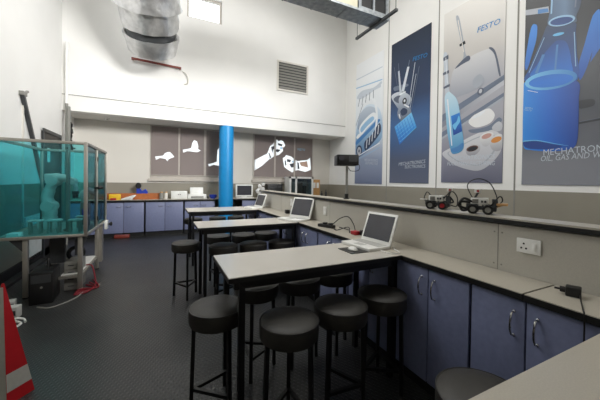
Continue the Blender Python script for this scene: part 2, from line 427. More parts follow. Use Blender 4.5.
# ------------------------------------------------------------------ stools
def make_stool():
    o = empty('bar_stool', (0, 0, 0), 0, 'stool', 'stool')
    r = .166
    seat = MB().lathe([(0, .555), (r-.02, .555), (r-.006, .562), (r, .58), (r, .637), (r-.004, .654), (r-.02, .664), (r-.06, .670), (0, .674)], n=40).build('seat', M_vinyl, o)
    MB().torus((0, 0, .653), r-.002, .004, 40, 6).build('piping', M_piping, seat)
    an = [math.radians(a) for a in (90, 210, 330)]; q = .138
    for a in an:
        MB().bar((.148*math.cos(a), .148*math.sin(a), 0), (.134*math.cos(a), .134*math.sin(a), .557), .022, up=(-math.sin(a), math.cos(a), 0)).build('leg', M_blacksteel, o, smooth=0)
    for a, c in zip(an, an[1:]+an[:1]):
        MB().bar((q*math.cos(a), q*math.sin(a), .16), (q*math.cos(c), q*math.sin(c), .16), .02).build('footrest_bar', M_blacksteel, o, smooth=0)
    return o
st = make_stool(); used = []
SG = 'round padded black stools'
D2 = math.radians
for x, y, rz, lb in (
    (.31, 1.785, -40, 'black round stool standing clear at left end of nearest table'),
    (.645, 1.445, -24, 'black round stool front and centre, leftmost of those along nearest table front edge'),
    (1.020, 1.49, -4, 'black round stool right of the front-centre stool, middle along nearest table'),
    (1.385, 1.525, -33, 'black round stool tucked in the corner against the blue cabinet doors'),
    (.645, 2.06, 30, 'black stool under nearest table, behind front-centre stool, left of three'),
    (.998, 2.05, 15, 'black stool under nearest table far side, middle of three'),
    (1.350, 2.09, 40, 'black stool under nearest table far side, right of three by the cabinets'),
    (.268, 3.72, 62, 'black round stool standing clear at left end of middle table'),
    (.654, 3.40, 25, 'black stool on the near side of middle table, leftmost of three'),
    (1.011, 3.38, 50, 'black stool on the near side of middle table, middle of three'),
    (1.375, 3.36, 10, 'black stool on the near side of middle table, rightmost of three'),
    (.700, 4.03, 35, 'black stool on the far side of middle table, leftmost of three'),
    (1.048, 3.99, 0, 'black stool on the far side of middle table, middle of three'),
    (1.396, 4.02, 20, 'black stool on the far side of middle table, rightmost of three'),
    (.561, 5.95, 15, 'black stool behind the farthest table, leftmost of three'),
    (1.03, 6.0, 45, 'black stool behind the farthest table, in front of pillar'),
    (1.40, 5.98, 0, 'black stool behind the farthest table, rightmost by the divider'),
    (1.06, .62, 30, 'black round stool at the bottom edge, beside foreground tabletop'),
): place(st, used, (x, y, 0), D2(rz), lb, SG)

# ------------------------------------------------------------------ laptops and things on the worktops
def make_laptop(w=.34, dp=.22, hs=.26, tilt=20):
    o = empty('laptop', (0, 0, 0), 0, 'laptop', 'laptop')
    MB().box((-w/2, -dp, 0), (w/2, 0, .024), .006).build('base', M_wplastic, o)
    kb = MB()
    for r in range(5):
        for c in range(12): kb.box((-w*.44+c*w*.0735, -dp*.50+r*dp*.09, .024), (-w*.44+c*w*.0735+w*.062, -dp*.50+r*dp*.09+dp*.072, .027))
    kb.build('keyboard', M_key, o, smooth=0)
    MB().box((-w*.13, -dp*.88, .024), (w*.13, -dp*.60, .0255)).build('touchpad', M_key, o, smooth=0)
    lid = MB().box((-w/2, 0, 0), (w/2, .014, hs), .005).build('lid', M_wplastic, o)
    lid.location = (0, -.004, .02); lid.rotation_euler = (-D2(tilt), 0, 0)
    MB().box((-w/2+.022, -.0015, .03), (w/2-.022, 0, hs-.02)).build('screen', M_screen, lid, smooth=0)
    return o
lp = make_laptop(); ul = []
LG = 'open white laptops on the worktop'
place(lp, ul, (1.61, 1.87, ZW), D2(-86), 'open white laptop with mouse beside it at the nearest table end', LG)
q = place(lp, ul, (1.70, 3.52, ZW), D2(-68), 'open white laptop at the middle table end, screen dark', LG); q.scale = (1.12,)*3
place(lp, ul, (1.66, 5.25, ZW), D2(-80), 'open white laptop at the farthest table end', LG)
mp = tag(MB().box((1.245, 1.69, ZW), (1.40, 1.87, ZW+.004)).build('mouse_pad', M_piping, smooth=0), 'small black mouse pad on nearest table by the laptop', 'mouse pad')
tag(MB().sphere((1.32, 1.78, ZW+.004), .05, (.62, 1.0, .55), 16).build('computer_mouse', M_wplastic), 'white computer mouse lying on the black mouse pad', 'mouse')
# chop the mouse underside flat
for v in bpy.data.objects['computer_mouse'].data.vertices: v.co.z = max(v.co.z, ZW+.0045)
b = MB().tube([(1.50, 1.68, ZW+.01), (1.50, 1.60, ZW+.004), (1.54, 1.57, ZW+.004), (1.60, 1.58, ZW+.004), (1.63, 1.66, ZW+.006), (1.66, 1.70, ZW+.01)], .0035, 6)
tag(b.build('white_cable', M_wplastic), 'thin white cable looped beside the nearest laptop', 'cable')
ps = empty('power_strip', (1.70, 2.80, ZW), D2(20), 'black power strip on the worktop by the divider', 'power strip')
MB().box((-.03, -.11, 0), (.03, .11, .035), .006).build('body', M_black, ps)
for k in (-.06, .02): MB().box((-.022, k-.022, .035), (.022, k+.022, .055), .004).build('plug', M_black, ps)
b = MB().tube([(1.70, 2.70, ZW+.03), (1.76, 2.62, ZW+.12), (1.80, 2.52, ZW+.15), (1.80, 2.42, ZW+.08), (1.78, 2.36, ZW+.01)], .005, 6)
b.tube([(1.72, 2.68, ZW+.01), (1.68, 2.55, ZW+.01), (1.76, 2.46, ZW+.05), (1.72, 2.38, ZW+.01), (1.80, 2.50, ZW+.01), (1.74, 2.60, ZW+.03)], .005, 6)
tag(b.build('cable_heap', M_black), 'tangled black cables arching over the worktop beside power strip', 'cables')
b = MB().box((1.71, 2.27, ZW), (1.78, 2.35, ZW+.035), .005)
tag(b.build('red_plug', M_red), 'small red plug lying by the cable heap', 'plug')
tag(MB().box((1.76, 2.20, ZW), (1.83, 2.27, ZW+.05), .005).build('black_adapter', M_black), 'black adapter block behind the nearest laptop', 'adapter')
tag(MB().box((1.79, 4.18, ZW), (1.85, 4.26, ZW+.06), .005).build('black_adapter', M_black), 'black adapter block against the divider between middle and far tables', 'adapter')
# charger with its lead
ch = empty('charger', (1.765, .635, ZW), D2(18), 'black plug-in charger lying on the near worktop, lead hanging down', 'charger')
MB().box((-.028, -.02, 0), (.028, .035, .045), .005).build('body', M_black, ch)
MB().cyl((0, .035, .022), (0, .055, .022), .014, 12).cyl((-.008, .055, .022), (-.008, .075, .022), .003, 8).cyl((.008, .055, .022), (.008, .075, .022), .003, 8).build('plug_pins', M_black, ch)
MB().tube([(0, -.015, .02), (-.08, -.02, .012), (-.19, -.03, .004), (-.225, -.035, -.02), (-.228, -.035, -.2), (-.23, -.03, -.5), (-.23, -.03, -.85)], .003, 6).build('lead', M_black, ch)
# sockets on the divider face
def socket(y, z, w, h, label, holes):
    o = empty('wall_socket', (XP, y, z), 0, label, 'socket')
    MB().box((-.01, -w/2, -h/2), (0, w/2, h/2), .003).build('face_plate', M_wplastic, o)
    if holes:
        hb = MB()
        for dy, dz in ((.022, .012), (.034, -.014), (.010, -.014)): hb.cyl((-.0108, dy, dz), (-.0098, dy, dz), .0055, 10)
        hb.build('pin_holes', M_black, o)
        MB().box((-.015, -.038, -.022), (-.01, -.018, .022), .002).build('rocker_switch', M_wplastic, o)
    else:
        for dz in (-.026, .026): MB().box((-.014, -w*.28, dz-.018), (-.01, w*.28, dz+.018), .002).build('rocker_switch', M_wplastic, o)
socket(.877, 1.077, .118, .082, 'white switched wall socket on the divider above the near worktop', True)
socket(3.11, 1.052, .075, .105, 'small white switch plate on divider between nearest and middle laptops', False)
socket(4.15, 1.082, .075, .105, 'small white switch plate on divider behind the middle laptop', False)

# ------------------------------------------------------------------ projector on a post, small robots on the ledge
o = empty('projector', (1.95, 2.77, ZLG-.0), D2(-24), 'black box projector on a thin grey post standing on ledge', 'projector')
MB().cyl((0, 0, 0), (0, 0, .012), .035).cyl((0, 0, .012), (0, 0, .06), .022).build('post_foot', M_black, o)
MB().cyl((0, 0, .03), (0, 0, .395), .014).build('post', M_mgrey, o)
bd = MB().box((-.135, -.11, .39), (.115, .11, .51), .008).build('housing', M_black, o)
MB().cyl((-.085, -.128, .47), (-.085, -.108, .47), .032).build('lens', M_screen, bd)
MB().box((.0, -.112, .43), (.10, -.11, .50)).build('vent_grille', M_dgrey, bd, smooth=0)
MB().tube([(.1, .05, .44), (.16, .06, .40), (.15, .06, .34), (.06, .04, .33), (.015, .0, .37)], .004, 6).build('cable', M_black, o)
def robot(loc, rz, label, big):
    o = empty('toy_robot', loc, rz, label, 'robot', 'wheeled brick-built robots on the ledge')
    R = .031
    for wx in (-.045, .04):
        for sy in (-1, 1):
            w = MB().lathe([(R*.55, -.012), (R, -.012), (R, .012), (R*.55, .012), (R*.55, -.012)], (wx, sy*.05, R), (0, 1, 0), 20).build('wheel', M_rubber, o)
            MB().cyl((wx, sy*.05-.010, R), (wx, sy*.05+.010, R), R*.56, 14).build('hub', M_mgrey if wx < 0 or big else M_red, w)
    c = MB().box((-.08, -.030, .028), (.07, .030, .052), .003).box((.03, -.036, .02), (.085, .036, .05), .004)
    c.box((-.085, -.036, .034), (-.02, -.028, .066)).box((-.085, .028, .034), (-.02, .036, .066))
    for k in range(6): c.cyl((-.08+.03*k, -.037, .058), (-.08+.03*k, -.029, .058), .006, 8)
    c.box((.06, -.03, .05), (.09, -.02, .10)).box((.06, .02, .05), (.09, .03, .10)); c.build('chassis', M_dgrey, o)
    bk = MB().box((-.06, -.036, .064), (.04, .036, .106), .004).build('control_brick', M_wplastic, o)
    MB().box((-.05, -.038, .070), (-.015, -.036, .098)).box((-.05, -.024, .106), (.01, .024, .1075)).build('brick_screen', M_mgrey, bk, smooth=0)
    MB().box((.0, -.038, .076), (.012, -.036, .09)).box((.018, -.038, .076), (.03, -.036, .09)).build('button', M_dgrey, bk, smooth=0)
    hx = -.02 if big else .085
    hd = MB().box((hx-.02, -.018, .140), (hx+.015, .018, .166), .003).build('sensor_head', M_wplastic, o)
    MB().cyl((hx-.0, -.020, .152), (hx-.0, -.018, .152), .008).build('sensor_eye', M_red, hd)
    MB().bar((hx-.02, 0, .10 if big else .05), (hx, 0, .142), .012).build('neck', M_dgrey, o, smooth=0)
    if big:
        MB().box((.085, -.045, .062), (.145, .045, .074)).bar((.06, 0, .04), (.11, 0, .065), .016).build('front_plate', M_tan, o, smooth=0)
        MB().tube([(-.05, .0, .10), (-.085, .01, .19), (-.03, .02, .235), (.04, .02, .21), (.08, .01, .13), (.09, 0, .06)], .0035, 6).build('cable', M_black, o)
        MB().tube([(.055, -.03, .06), (.10, -.02, .12), (.115, 0, .09), (.08, 0, .05)], .004, 6).build('sensor_cable', M_black, o)
        MB().tube([(-.05, -.03, .08), (-.10, -.035, .10), (-.13, -.03, .05), (-.07, -.03, .035), (-.06, -.02, .07), (-.12, -.02, .075), (-.11, -.03, .02), (-.06, -.02, .03)], .009, 6).build('motor_cable', M_black, o)
    else:
        MB().tube([(.04, 0, .08), (.09, .01, .14), (.13, .01, .10), (.13, 0, .03), (.09, 0, .035)], .004, 6).tube([(.03, -.02, .09), (.08, -.02, .10), (.11, -.02, .06), (.06, -.02, .05)], .006, 6).tube([(-.05, 0, .10), (-.08, .0, .13), (-.10, .0, .08), (-.08, 0, .05)], .004, 6).build('cable', M_black, o)
        MB().box((-.13, -.012, .068), (-.08, .012, .076)).build('front_beam', M_wplastic, o, smooth=0)
    return o
robot((1.94, 1.53, ZLG), D2(-62), 'small wheeled toy robot on ledge, left one, with low cables', False)
robot((1.935, 1.19, ZLG), D2(-62), 'small wheeled toy robot on ledge with tall looped black cable', True)

# ------------------------------------------------------------------ wall posters
def smooth_outline(p, k=6):
    n = len(p); out = []
    for i in range(n):
        a, b_, c, d_ = (Vector(p[(i+o) % n]) for o in (-1, 0, 1, 2))
        for j in range(k):
            t = j/k; v = 0.5*((2*b_)+(c-a)*t+(2*a-5*b_+4*c-d_)*t*t+(3*b_-a-3*c+d_)*t**3); out.append((v.x, v.y))
    return out
def ell(cx, cy, rx, ry, a=0, n=28):
    ca, sa = math.cos(a), math.sin(a)
    return [(cx+rx*math.cos(t)*ca-ry*math.sin(t)*sa, cy+rx*math.cos(t)*sa+ry*math.sin(t)*ca) for t in [2*PI*i/n for i in range(n)]]
def stroke(a, b_, w0, w1=None):
    a, b_ = Vector(a), Vector(b_); d_ = (b_-a).normalized(); n = Vector((-d_.y, d_.x)); w1 = w1 or w0
    return [tuple(a+n*w0/2), tuple(a-n*w0/2), tuple(b_-n*w1/2), tuple(b_+n*w1/2)]
def poster(yl, zb, w, h, label, base, shapes, words):
    o = bpy.data.objects.new('poster', None)
    bpy.data.objects.remove(o)
    rootm = MB().box((0, 0, 0), (w, h, .012)).build('poster', base, smooth=0)
    rootm.matrix_world = Matrix(((0, 0, -1, XR-.002), (-1, 0, 0, yl), (0, 1, 0, zb), (0, 0, 0, 1)))
    tag(rootm, label, 'poster', 'tall printed posters on the right wall')
    if shapes:
        mats = []; a = MB(); z = .0124
        for m, p in shapes:
            if m not in mats: mats.append(m)
            if p[0] == 'S': p = smooth_outline(p[1:])
            p = [(min(max(x, 0), w), min(max(y, 0), h)) for x, y in p]
            a.m(mats.index(m)).poly(p, z); z += .00025
        a.build('printed_picture', mats, rootm, smooth=0, fixn=False)
    for m, txt, size, p0, p1, sh in words:
        t = MB(); lettering(t, txt, size, p0, p1, .0175, sh); t.build('printed_lettering', m, rootm, smooth=0, fixn=False)
    return rootm
def ink(n, c): return mat(n, c, 0.4, var=0.03, scale=6)
I = {k: ink('ink_'+k, v) for k, v in dict(white=(236, 240, 244), pale=(200, 208, 218), lightblue=(150, 190, 222), midblue=(70, 130, 190), slate=(110, 122, 142), navy=(40, 58, 90), dark=(30, 34, 42),
     festo=(0, 132, 200), skyblue=(110, 190, 235), cobalt=(14, 96, 196), deep=(8, 60, 140), mist=(170, 176, 186), cream=(232, 226, 216), coffee=(96, 60, 50), curry=(214, 140, 60), tomato=(196, 150, 140), silver=(196, 198, 204), steel=(92, 100, 118), glassy=(70, 110, 150)).items()}
def gink(n, v0, v1, c0, c1, cm=None, axis=1):
    """printed ink whose colour runs from c0 to c1 across the sheet"""
    m = gradient('ink_'+n, [(0, c0)]+([(.5, cm)] if cm else [])+[(1, c1)], axis, .4, v1-v0); nt = m.node_tree
    d_ = [q for q in nt.nodes if q.type == 'MATH'][0]; src = d_.inputs[0].links[0].from_socket
    q = nt.nodes.new('ShaderNodeMath'); q.operation = 'SUBTRACT'; q.inputs[1].default_value = v0
    nt.links.new(src, q.inputs[0]); nt.links.new(q.outputs[0], d_.inputs[0]); return m
# 1: pale drawing of a car
G1 = gradient('pale_poster_print', [(0, (112, 122, 150)), (.2, (150, 162, 188)), (.36, (205, 214, 226)), (.55, (230, 235, 240)), (1, (240, 242, 244))])
g_car = gink('car_body', .8, 2.1, (90, 128, 172), (214, 226, 238), (150, 184, 214)); g_gl = gink('car_glass', 1.5, 2.3, (130, 150, 176), (196, 206, 218))
s1 = [(I['pale'], stroke((0, 3.16), (1.15, 3.16), .03)), (I['lightblue'], stroke((0, 2.90), (1.15, 2.82), .03)), (I['pale'], stroke((.05, 2.6), (1.1, 2.66), .06)),
      (I['pale'], ['S', (.05, 2.62), (.3, 2.75), (.8, 2.70), (1.1, 2.78), (1.1, 2.70), (.6, 2.56), (.2, 2.52)]),
      (g_car, ['S', (.02, 1.12), (.05, 1.62), (.20, 2.05), (.50, 2.27), (.82, 2.22), (1.05, 2.05), (1.16, 1.78), (1.18, 1.38), (1.10, 1.18), (.62, .95), (.14, .80)]),
      (g_gl, ['S', (.10, 1.68), (.20, 2.06), (.50, 2.22), (.80, 2.16), (.98, 1.98), (.86, 1.86), (.55, 1.80), (.28, 1.62)]),
      (I['white'], ['S', (.20, 1.70), (.55, 1.93), (.84, 2.0), (.93, 1.82), (.55, 1.60), (.26, 1.44)]),
      (I['lightblue'], ['S', (.26, 1.66), (.56, 1.84), (.78, 1.90), (.84, 1.80), (.55, 1.66), (.30, 1.52)]),
      (I['midblue'], ['S', (.06, 1.30), (.50, 1.52), (.95, 1.76), (1.10, 1.74), (.95, 1.64), (.55, 1.42), (.08, 1.18)]),
      (I['white'], ['S', (.42, 2.46), (.74, 2.49), (.93, 2.24), (1.0, 1.82), (.93, 1.44), (.87, 1.45), (.92, 1.82), (.85, 2.2), (.70, 2.41)]),
      (I['navy'], ['S', (.45, 1.22), (.77, 1.40), (1.06, 1.66), (1.12, 1.42), (.80, 1.14), (.49, .97)])]
for k in range(5): s1.append((I['white'], stroke((.53+.12*k, 1.03+.085*k), (.56+.12*k, 1.28+.085*k), .03)))
for k in range(5): s1.append((I['steel'], stroke((.12+.17*k, 2.32+.02*k), (.20+.15*k, 2.55+.02*k), .022)))
s1 += [(I['navy'], ell(.20, .98, .14, .17)), (I['silver'], ell(.20, .98, .09, .12)), (I['steel'], ell(.20, .98, .04, .05)), (I['white'], stroke((.05, .80), (1.1, 1.12), .03)), (I['lightblue'], stroke((.05, .70), (1.1, 1.0), .02)),
       (I['white'], ['S', (.06, 1.42), (.18, 1.50), (.30, 1.46), (.20, 1.38), (.09, 1.36)]), (I['slate'], stroke((.02, 1.75), (.35, 2.35), .02))]
poster(7.12, 1.37, 1.19, 3.6, 'pale printed poster with a sketched blue car, farthest of four', G1, s1, [(I['pale'], 'MECHATRONICS', .11, (.46, .66), (1.03, .61), .2), (I['pale'], 'AUTOMOTIVE', .10, (.50, .57), (1.03, .52), .2)])
# 2: dark blue, gripper holding a blue block
G2 = gradient('dark_blue_poster_print', [(0, (98, 104, 124)), (.16, (82, 92, 116)), (.30, (58, 92, 140)), (.42, (52, 96, 150)), (.58, (38, 60, 96)), (1, (32, 44, 64))])
g_blk = gink('circuit_block', .95, 1.7, (40, 110, 200), (130, 205, 245), (60, 150, 225)); g_gr = gink('gripper_metal', 1.5, 2.3, (90, 104, 124), (214, 220, 228), (150, 160, 176))
s2 = [(I['steel'], stroke((.24, 3.0), (.36, 2.1), .02)), (I['steel'], stroke((.10, 2.95), (.30, 2.1), .015)), (I['slate'], stroke((.60, 2.95), (.42, 2.1), .02)),
      (I['slate'], ['S', (.10, 2.44), (.33, 2.43), (.545, 2.40), (.57, 2.34), (.35, 2.33), (.13, 2.34)]), (g_gr, stroke((.57, 2.80), (.40, 2.25), .07, .09)), (I['pale'], stroke((.26, 2.80), (.36, 2.04), .05, .07)),
      (g_gr, ['S', (.02, 2.23), (.25, 2.28), (.52, 2.16), (.58, 1.94), (.36, 1.80), (.17, 1.98)]), (I['steel'], ['S', (.10, 2.14), (.26, 2.19), (.44, 2.10), (.40, 1.98), (.22, 2.02)]), (I['white'], stroke((.30, 2.20), (.50, 2.22), .04)),
      (g_gr, ['S', (.28, 2.1), (.48, 2.2), (.68, 2.01), (.56, 1.84), (.36, 1.86)]), (I['dark'], ell(.47, 2.0, .07, .08)), (I['white'], ell(.47, 2.01, .03, .035)),
      (g_gr, ['S', (.26, 1.83), (.42, 1.94), (.64, 1.82), (.67, 1.58), (.43, 1.51), (.26, 1.66)]), (I['navy'], ['S', (.34, 1.78), (.44, 1.84), (.56, 1.77), (.54, 1.68), (.40, 1.66)]), (I['white'], stroke((.46, 1.92), (.61, 1.82), .035)), (I['white'], stroke((.30, 1.72), (.34, 1.60), .03)),
      (g_blk, [(.152, 1.427), (.693, 1.679), (.852, 1.312), (.336, .956)])]
for k in range(5): s2.append((I['skyblue'], stroke((.20+.035*k, 1.36-.085*k), (.72+.032*k, 1.60-.075*k), .012)))
for k in range(6): s2.append((I['cobalt'], stroke((.24+.08*k, 1.44+.035*k), (.40+.075*k, 1.05+.05*k), .010)))
s2 += [(I['pale'], stroke((.775, 2.83), (.61, 1.88), .02)), (I['pale'], stroke((.81, 2.55), (.655, 1.80), .014)), (I['slate'], stroke((.90, 2.70), (.70, 1.75), .012))]
poster(5.64, 1.41, 1.2, 3.55, 'dark blue printed poster with gripper and blue block, second farthest', G2, s2, [(I['festo'], 'FESTO', .135, (.70, 2.88), (1.11, 2.83), .15), (I['pale'], 'MECHATRONICS', .115, (.32, .43), (1.12, .46), .15), (I['pale'], 'ELECTRONICS', .105, (.52, .36), (1.12, .355), .15)])
# 3: bottle and bowls
G3 = gradient('beige_grey_poster_print', [(0, (104, 106, 126)), (.16, (138, 139, 154)), (.34, (168, 168, 178)), (.52, (176, 176, 184)), (.70, (206, 202, 198)), (1, (230, 227, 222))])
g_bot = gink('bottle_glass', .57, 1.8, (70, 140, 190), (196, 222, 236), (140, 196, 226)); g_mach = gink('machine_cover', 1.7, 2.45, (160, 164, 176), (216, 216, 218)); g_sau = gink('saucer', .24, .95, (186, 188, 196), (214, 214, 218)); g_bowl = gink('bowl', .5, .92, (150, 150, 160), (236, 236, 236))
g_lbl = gink('bottle_label', .95, 1.39, (10, 60, 150), (40, 130, 215)); g_rail = gink('rail', 0, 1.2, (130, 134, 148), (196, 198, 204), None, 0)
s3 = [(g_mach, ['S', (.214, 2.24), (.40, 2.34), (.601, 2.42), (.80, 2.44), (.96, 2.42), (1.03, 2.34), (1.08, 2.12), (1.12, 1.92), (.92, 1.82), (.71, 1.75), (.45, 1.72), (.20, 1.76)]), (I['steel'], ['S', (.93, 2.44), (.99, 2.425), (1.06, 2.29), (1.14, 1.91), (1.11, 1.905), (1.03, 2.28)]),
      (I['slate'], [(0, 1.425), (1.2, 1.875), (1.2, 1.783), (0, 1.266)]), (g_rail, [(0, 1.27), (1.2, 1.785), (1.2, 1.70), (0, 1.15)]), (I['slate'], [(0, 1.055), (1.2, 1.567), (1.2, 1.502), (0, .949)]), (I['mist'], [(0, .95), (1.2, 1.50), (1.2, 1.46), (0, .90)]),
      (I['mist'], ['S', (.271, 3.323), (.336, 3.29), (.42, 2.90), (.489, 2.511), (.577, 2.405), (.553, 2.342), (.425, 2.39), (.448, 2.528), (.36, 2.90)]), (I['dark'], [(.354, 2.748), (.468, 2.777), (.485, 2.712), (.366, 2.698)]), (I['steel'], ['S', (.425, 2.414), (.551, 2.454), (.578, 2.367), (.42, 2.33), (.268, 2.297)]),
      (I['cream'], stroke((.315, 3.25), (.45, 2.56), .015)),
      (g_sau, ['S', (.684, .904), (1.002, .95), (1.19, .79), (1.138, .491), (.839, .237), (.50, .28), (.228, .407), (.02, .60), (.221, .714)]), (I['mist'], ['S', (.70, .84), (1.0, .88), (1.10, .75), (1.06, .54), (.83, .33), (.52, .36), (.30, .46), (.14, .60), (.28, .67)]), (g_sau, ['S', (.70, .82), (.98, .86), (1.08, .74), (1.03, .55), (.82, .35), (.53, .38), (.32, .47), (.17, .60), (.30, .66)]),
      (I['slate'], ['S', (.583, 1.014), (.80, 1.01), (.978, 1.043), (1.124, 1.15), (1.174, 1.075), (1.002, .95), (.683, .942)]), (g_bowl, ['S', (.58, 1.159), (.65, 1.26), (.746, 1.303), (.90, 1.345), (.985, 1.33), (1.06, 1.206), (.977, 1.076), (.728, 1.039)]), (I['white'], ['S', (.64, 1.22), (.75, 1.29), (.90, 1.33), (.80, 1.24)]),
      (g_bowl, ['S', (.532, .634), (.60, .71), (.687, .738), (.807, .695), (.80, .588), (.70, .517), (.58, .534)]), (I['coffee'], ell(.665, .65, .115, .055, .15)), (I['dark'], ell(.67, .645, .09, .04, .15)),
      (g_bowl, ['S', (.803, .841), (.892, .912), (1.037, .895), (1.03, .768), (.942, .665), (.85, .70)]), (I['tomato'], ell(.925, .85, .09, .045, .2)),
      (g_bowl, ['S', (.984, .75), (1.07, .84), (1.18, .85), (1.2, .72), (1.19, .60), (1.116, .56), (1.02, .61)]), (I['curry'], ell(1.095, .765, .09, .05, .25)), (I['silver'], ['S', (1.02, 1.0), (1.12, 1.08), (1.19, 1.02), (1.17, .92), (1.06, .92)]),
      (I['pale'], ['S', (.003, 2.677), (.091, 2.668), (.12, 2.3), (.147, 1.955), (.199, 1.70), (.13, 1.70), (.07, 1.78), (.04, 2.2)]), (I['steel'], [(.0, 2.618), (.12, 2.641), (.122, 2.553), (.006, 2.545)]), (I['steel'], [(.0, 2.301), (.139, 2.316), (.141, 2.254), (.001, 2.248)]), (I['steel'], [(.019, 2.002), (.163, 2.027), (.17, 1.974), (.032, 1.957)]), (I['white'], stroke((.06, 2.6), (.11, 2.05), .012)),
      (g_bot, ['S', (.054, 1.774), (.138, 1.87), (.207, 1.82), (.31, 1.70), (.37, 1.545), (.43, 1.2), (.474, .933), (.499, .711), (.45, .62), (.35, .58), (.24, .60), (.18, .80), (.13, 1.05), (.09, 1.40)]), (I['white'], stroke((.12, 1.72), (.24, .75), .03, .02)), (g_lbl, [(.206, 1.353), (.396, 1.39), (.457, 1.009), (.271, .951)]), (I['skyblue'], ['S', (.25, 1.16), (.33, 1.22), (.38, 1.33), (.41, 1.22), (.35, 1.13), (.30, 1.06)]), (I['midblue'], ['S', (.23, .68), (.36, .72), (.47, .78), (.48, .70), (.36, .61), (.25, .63)]),
      (I['mist'], ['S', (.66, 1.96), (.78, 2.02), (.86, 1.90), (.78, 1.78), (.66, 1.82)]), (I['slate'], stroke((.84, 1.66), (1.19, 1.85), .035)), (I['steel'], ell(.80, 1.69, .06, .07)), (I['silver'], ell(.80, 1.70, .03, .04))]
poster(4.12, 1.44, 1.2, 3.52, 'beige and grey printed poster with bottle and small bowls, second nearest', G3, s3, [(I['festo'], 'FESTO', .145, (.71, 2.815), (1.115, 2.79), .15), (I['pale'], 'MECHATRONICS', .12, (.28, .45), (1.08, .43), .15), (I['pale'], 'FOOD MANUFACTURING', .11, (.145, .35), (1.08, .315), .15)])
# 4: conical flask with blue liquid
G4 = gradient('charcoal_poster_print', [(0, (140, 142, 150)), (.10, (132, 134, 142)), (.17, (104, 107, 116)), (.30, (66, 70, 78)), (.42, (36, 40, 48)), (.6, (22, 26, 34)), (1, (20, 26, 36))])
g_liq = gink('blue_liquid', 0, .69, (30, 138, 226), (8, 66, 158), (14, 104, 206), 0); g_fl = gink('flask_glass', 1.5, 2.5, (16, 84, 172), (52, 70, 96), (24, 66, 124)); g_in = gink('flask_inside', 1.6, 2.2, (18, 116, 214), (22, 66, 132)); g_st = gink('blue_tube', 1.4, 2.6, (14, 74, 170), (56, 140, 226)); g_sf = gink('liquid_surface', 0, .69, (120, 196, 240), (50, 130, 200), None, 0); g_nk = gink('flask_neck', .3, .72, (70, 96, 128), (36, 48, 70), (104, 132, 164), 0)
s4 = [(g_st, ['S', (.883, 2.373), (.83, 2.36), (.798, 2.281), (.74, 2.0), (.679, 1.707), (.696, 1.49), (.76, 1.62), (.82, 1.85), (.90, 2.1)]), (g_st, [(.96, 2.9), (1.10, 2.85), (.92, 1.9), (.80, 1.7)]), (g_st, ['S', (.09, 2.535), (.15, 2.535), (.168, 2.47), (.157, 2.288), (.10, 2.06), (.04, 1.86), (.01, 1.95), (.04, 2.255)]),
      (I['mist'], [(.0, 2.84), (.309, 2.734), (.317, 2.635), (.0, 2.755)]), (I['midblue'], [(.17, 2.76), (.30, 2.71), (.31, 2.65), (.17, 2.69)]), (I['dark'], ['S', (.69, 1.19), (.76, 1.20), (.85, 1.178), (.85, 1.10), (.75, 1.08), (.697, 1.096)]), (I['dark'], stroke((.70, .885), (1.2, .92), .035)), (I['steel'], stroke((.70, .90), (1.2, .938), .008)),
      (g_nk, ['S', (.332, 3.4), (.335, 2.816), (.318, 2.60), (.308, 2.45), (.45, 2.38), (.633, 2.33), (.642, 2.43), (.692, 2.64), (.70, 3.4)]), (I['lightblue'], stroke((.36, 3.2), (.345, 2.60), .02)), (I['slate'], stroke((.655, 3.2), (.625, 2.55), .016)),
      (g_fl, ['S', (.308, 2.45), (.25, 2.33), (.17, 2.12), (.08, 1.88), (.017, 1.68), (.34, 1.52), (.669, 1.50), (.655, 1.9), (.64, 2.2), (.63, 2.33), (.47, 2.40)]), (g_in, ['S', (.443, 2.16), (.38, 2.14), (.28, 2.04), (.17, 1.88), (.09, 1.74), (.34, 1.66), (.60, 1.60), (.595, 1.80), (.575, 1.95), (.53, 2.10)]),
      (I['lightblue'], stroke((.265, 2.28), (.07, 1.80), .010)), (I['midblue'], stroke((.26, 2.02), (.17, 1.76), .04)), (I['midblue'], stroke((.43, 2.1), (.41, 1.70), .025)), (I['lightblue'], stroke((.622, 2.2), (.648, 1.7), .010)),
      (I['lightblue'], ell(.47, 2.435, .165, .075, -.33)), (g_in, ell(.47, 2.43, .14, .052, -.33)), (I['skyblue'], ell(.44, 2.25, .07, .022, -.2)),
      (g_liq, ['S', (.011, 1.663), (.34, 1.50), (.67, 1.481), (.692, 1.21), (.695, .90), (.687, .64), (.64, .535), (.50, .51), (.324, .517), (.126, .554), (.02, .62), (.0, 1.0), (.0, 1.4)]), (I['deep'], ['S', (.02, .70), (.20, .69), (.40, .62), (.52, .575), (.40, .545), (.2, .56), (.05, .60)]), (I['skyblue'], ['S', (.02, .715), (.20, .705), (.45, .62), (.60, .57), (.45, .61), (.20, .69), (.02, .70)]),
      (g_sf, ell(.343, 1.60, .33, .145, -.18)), (g_in, ell(.35, 1.585, .28, .095, -.18)), (I['white'], stroke((.06, 1.52), (.20, 1.45), .008))]
poster(2.62, 1.42, 1.2, 3.5, 'charcoal printed poster with a large flask of blue liquid, nearest', G4, s4, [(I['pale'], 'MECHATRONICS', .13, (.293, .455), (1.12, .47), .0), (I['pale'], 'OIL, GAS AND WATER', .12, (.262, .365), (1.15, .39), .2), (I['lightblue'], 'FESTO', .08, (.015, 1.21), (.12, 1.17), .1)])

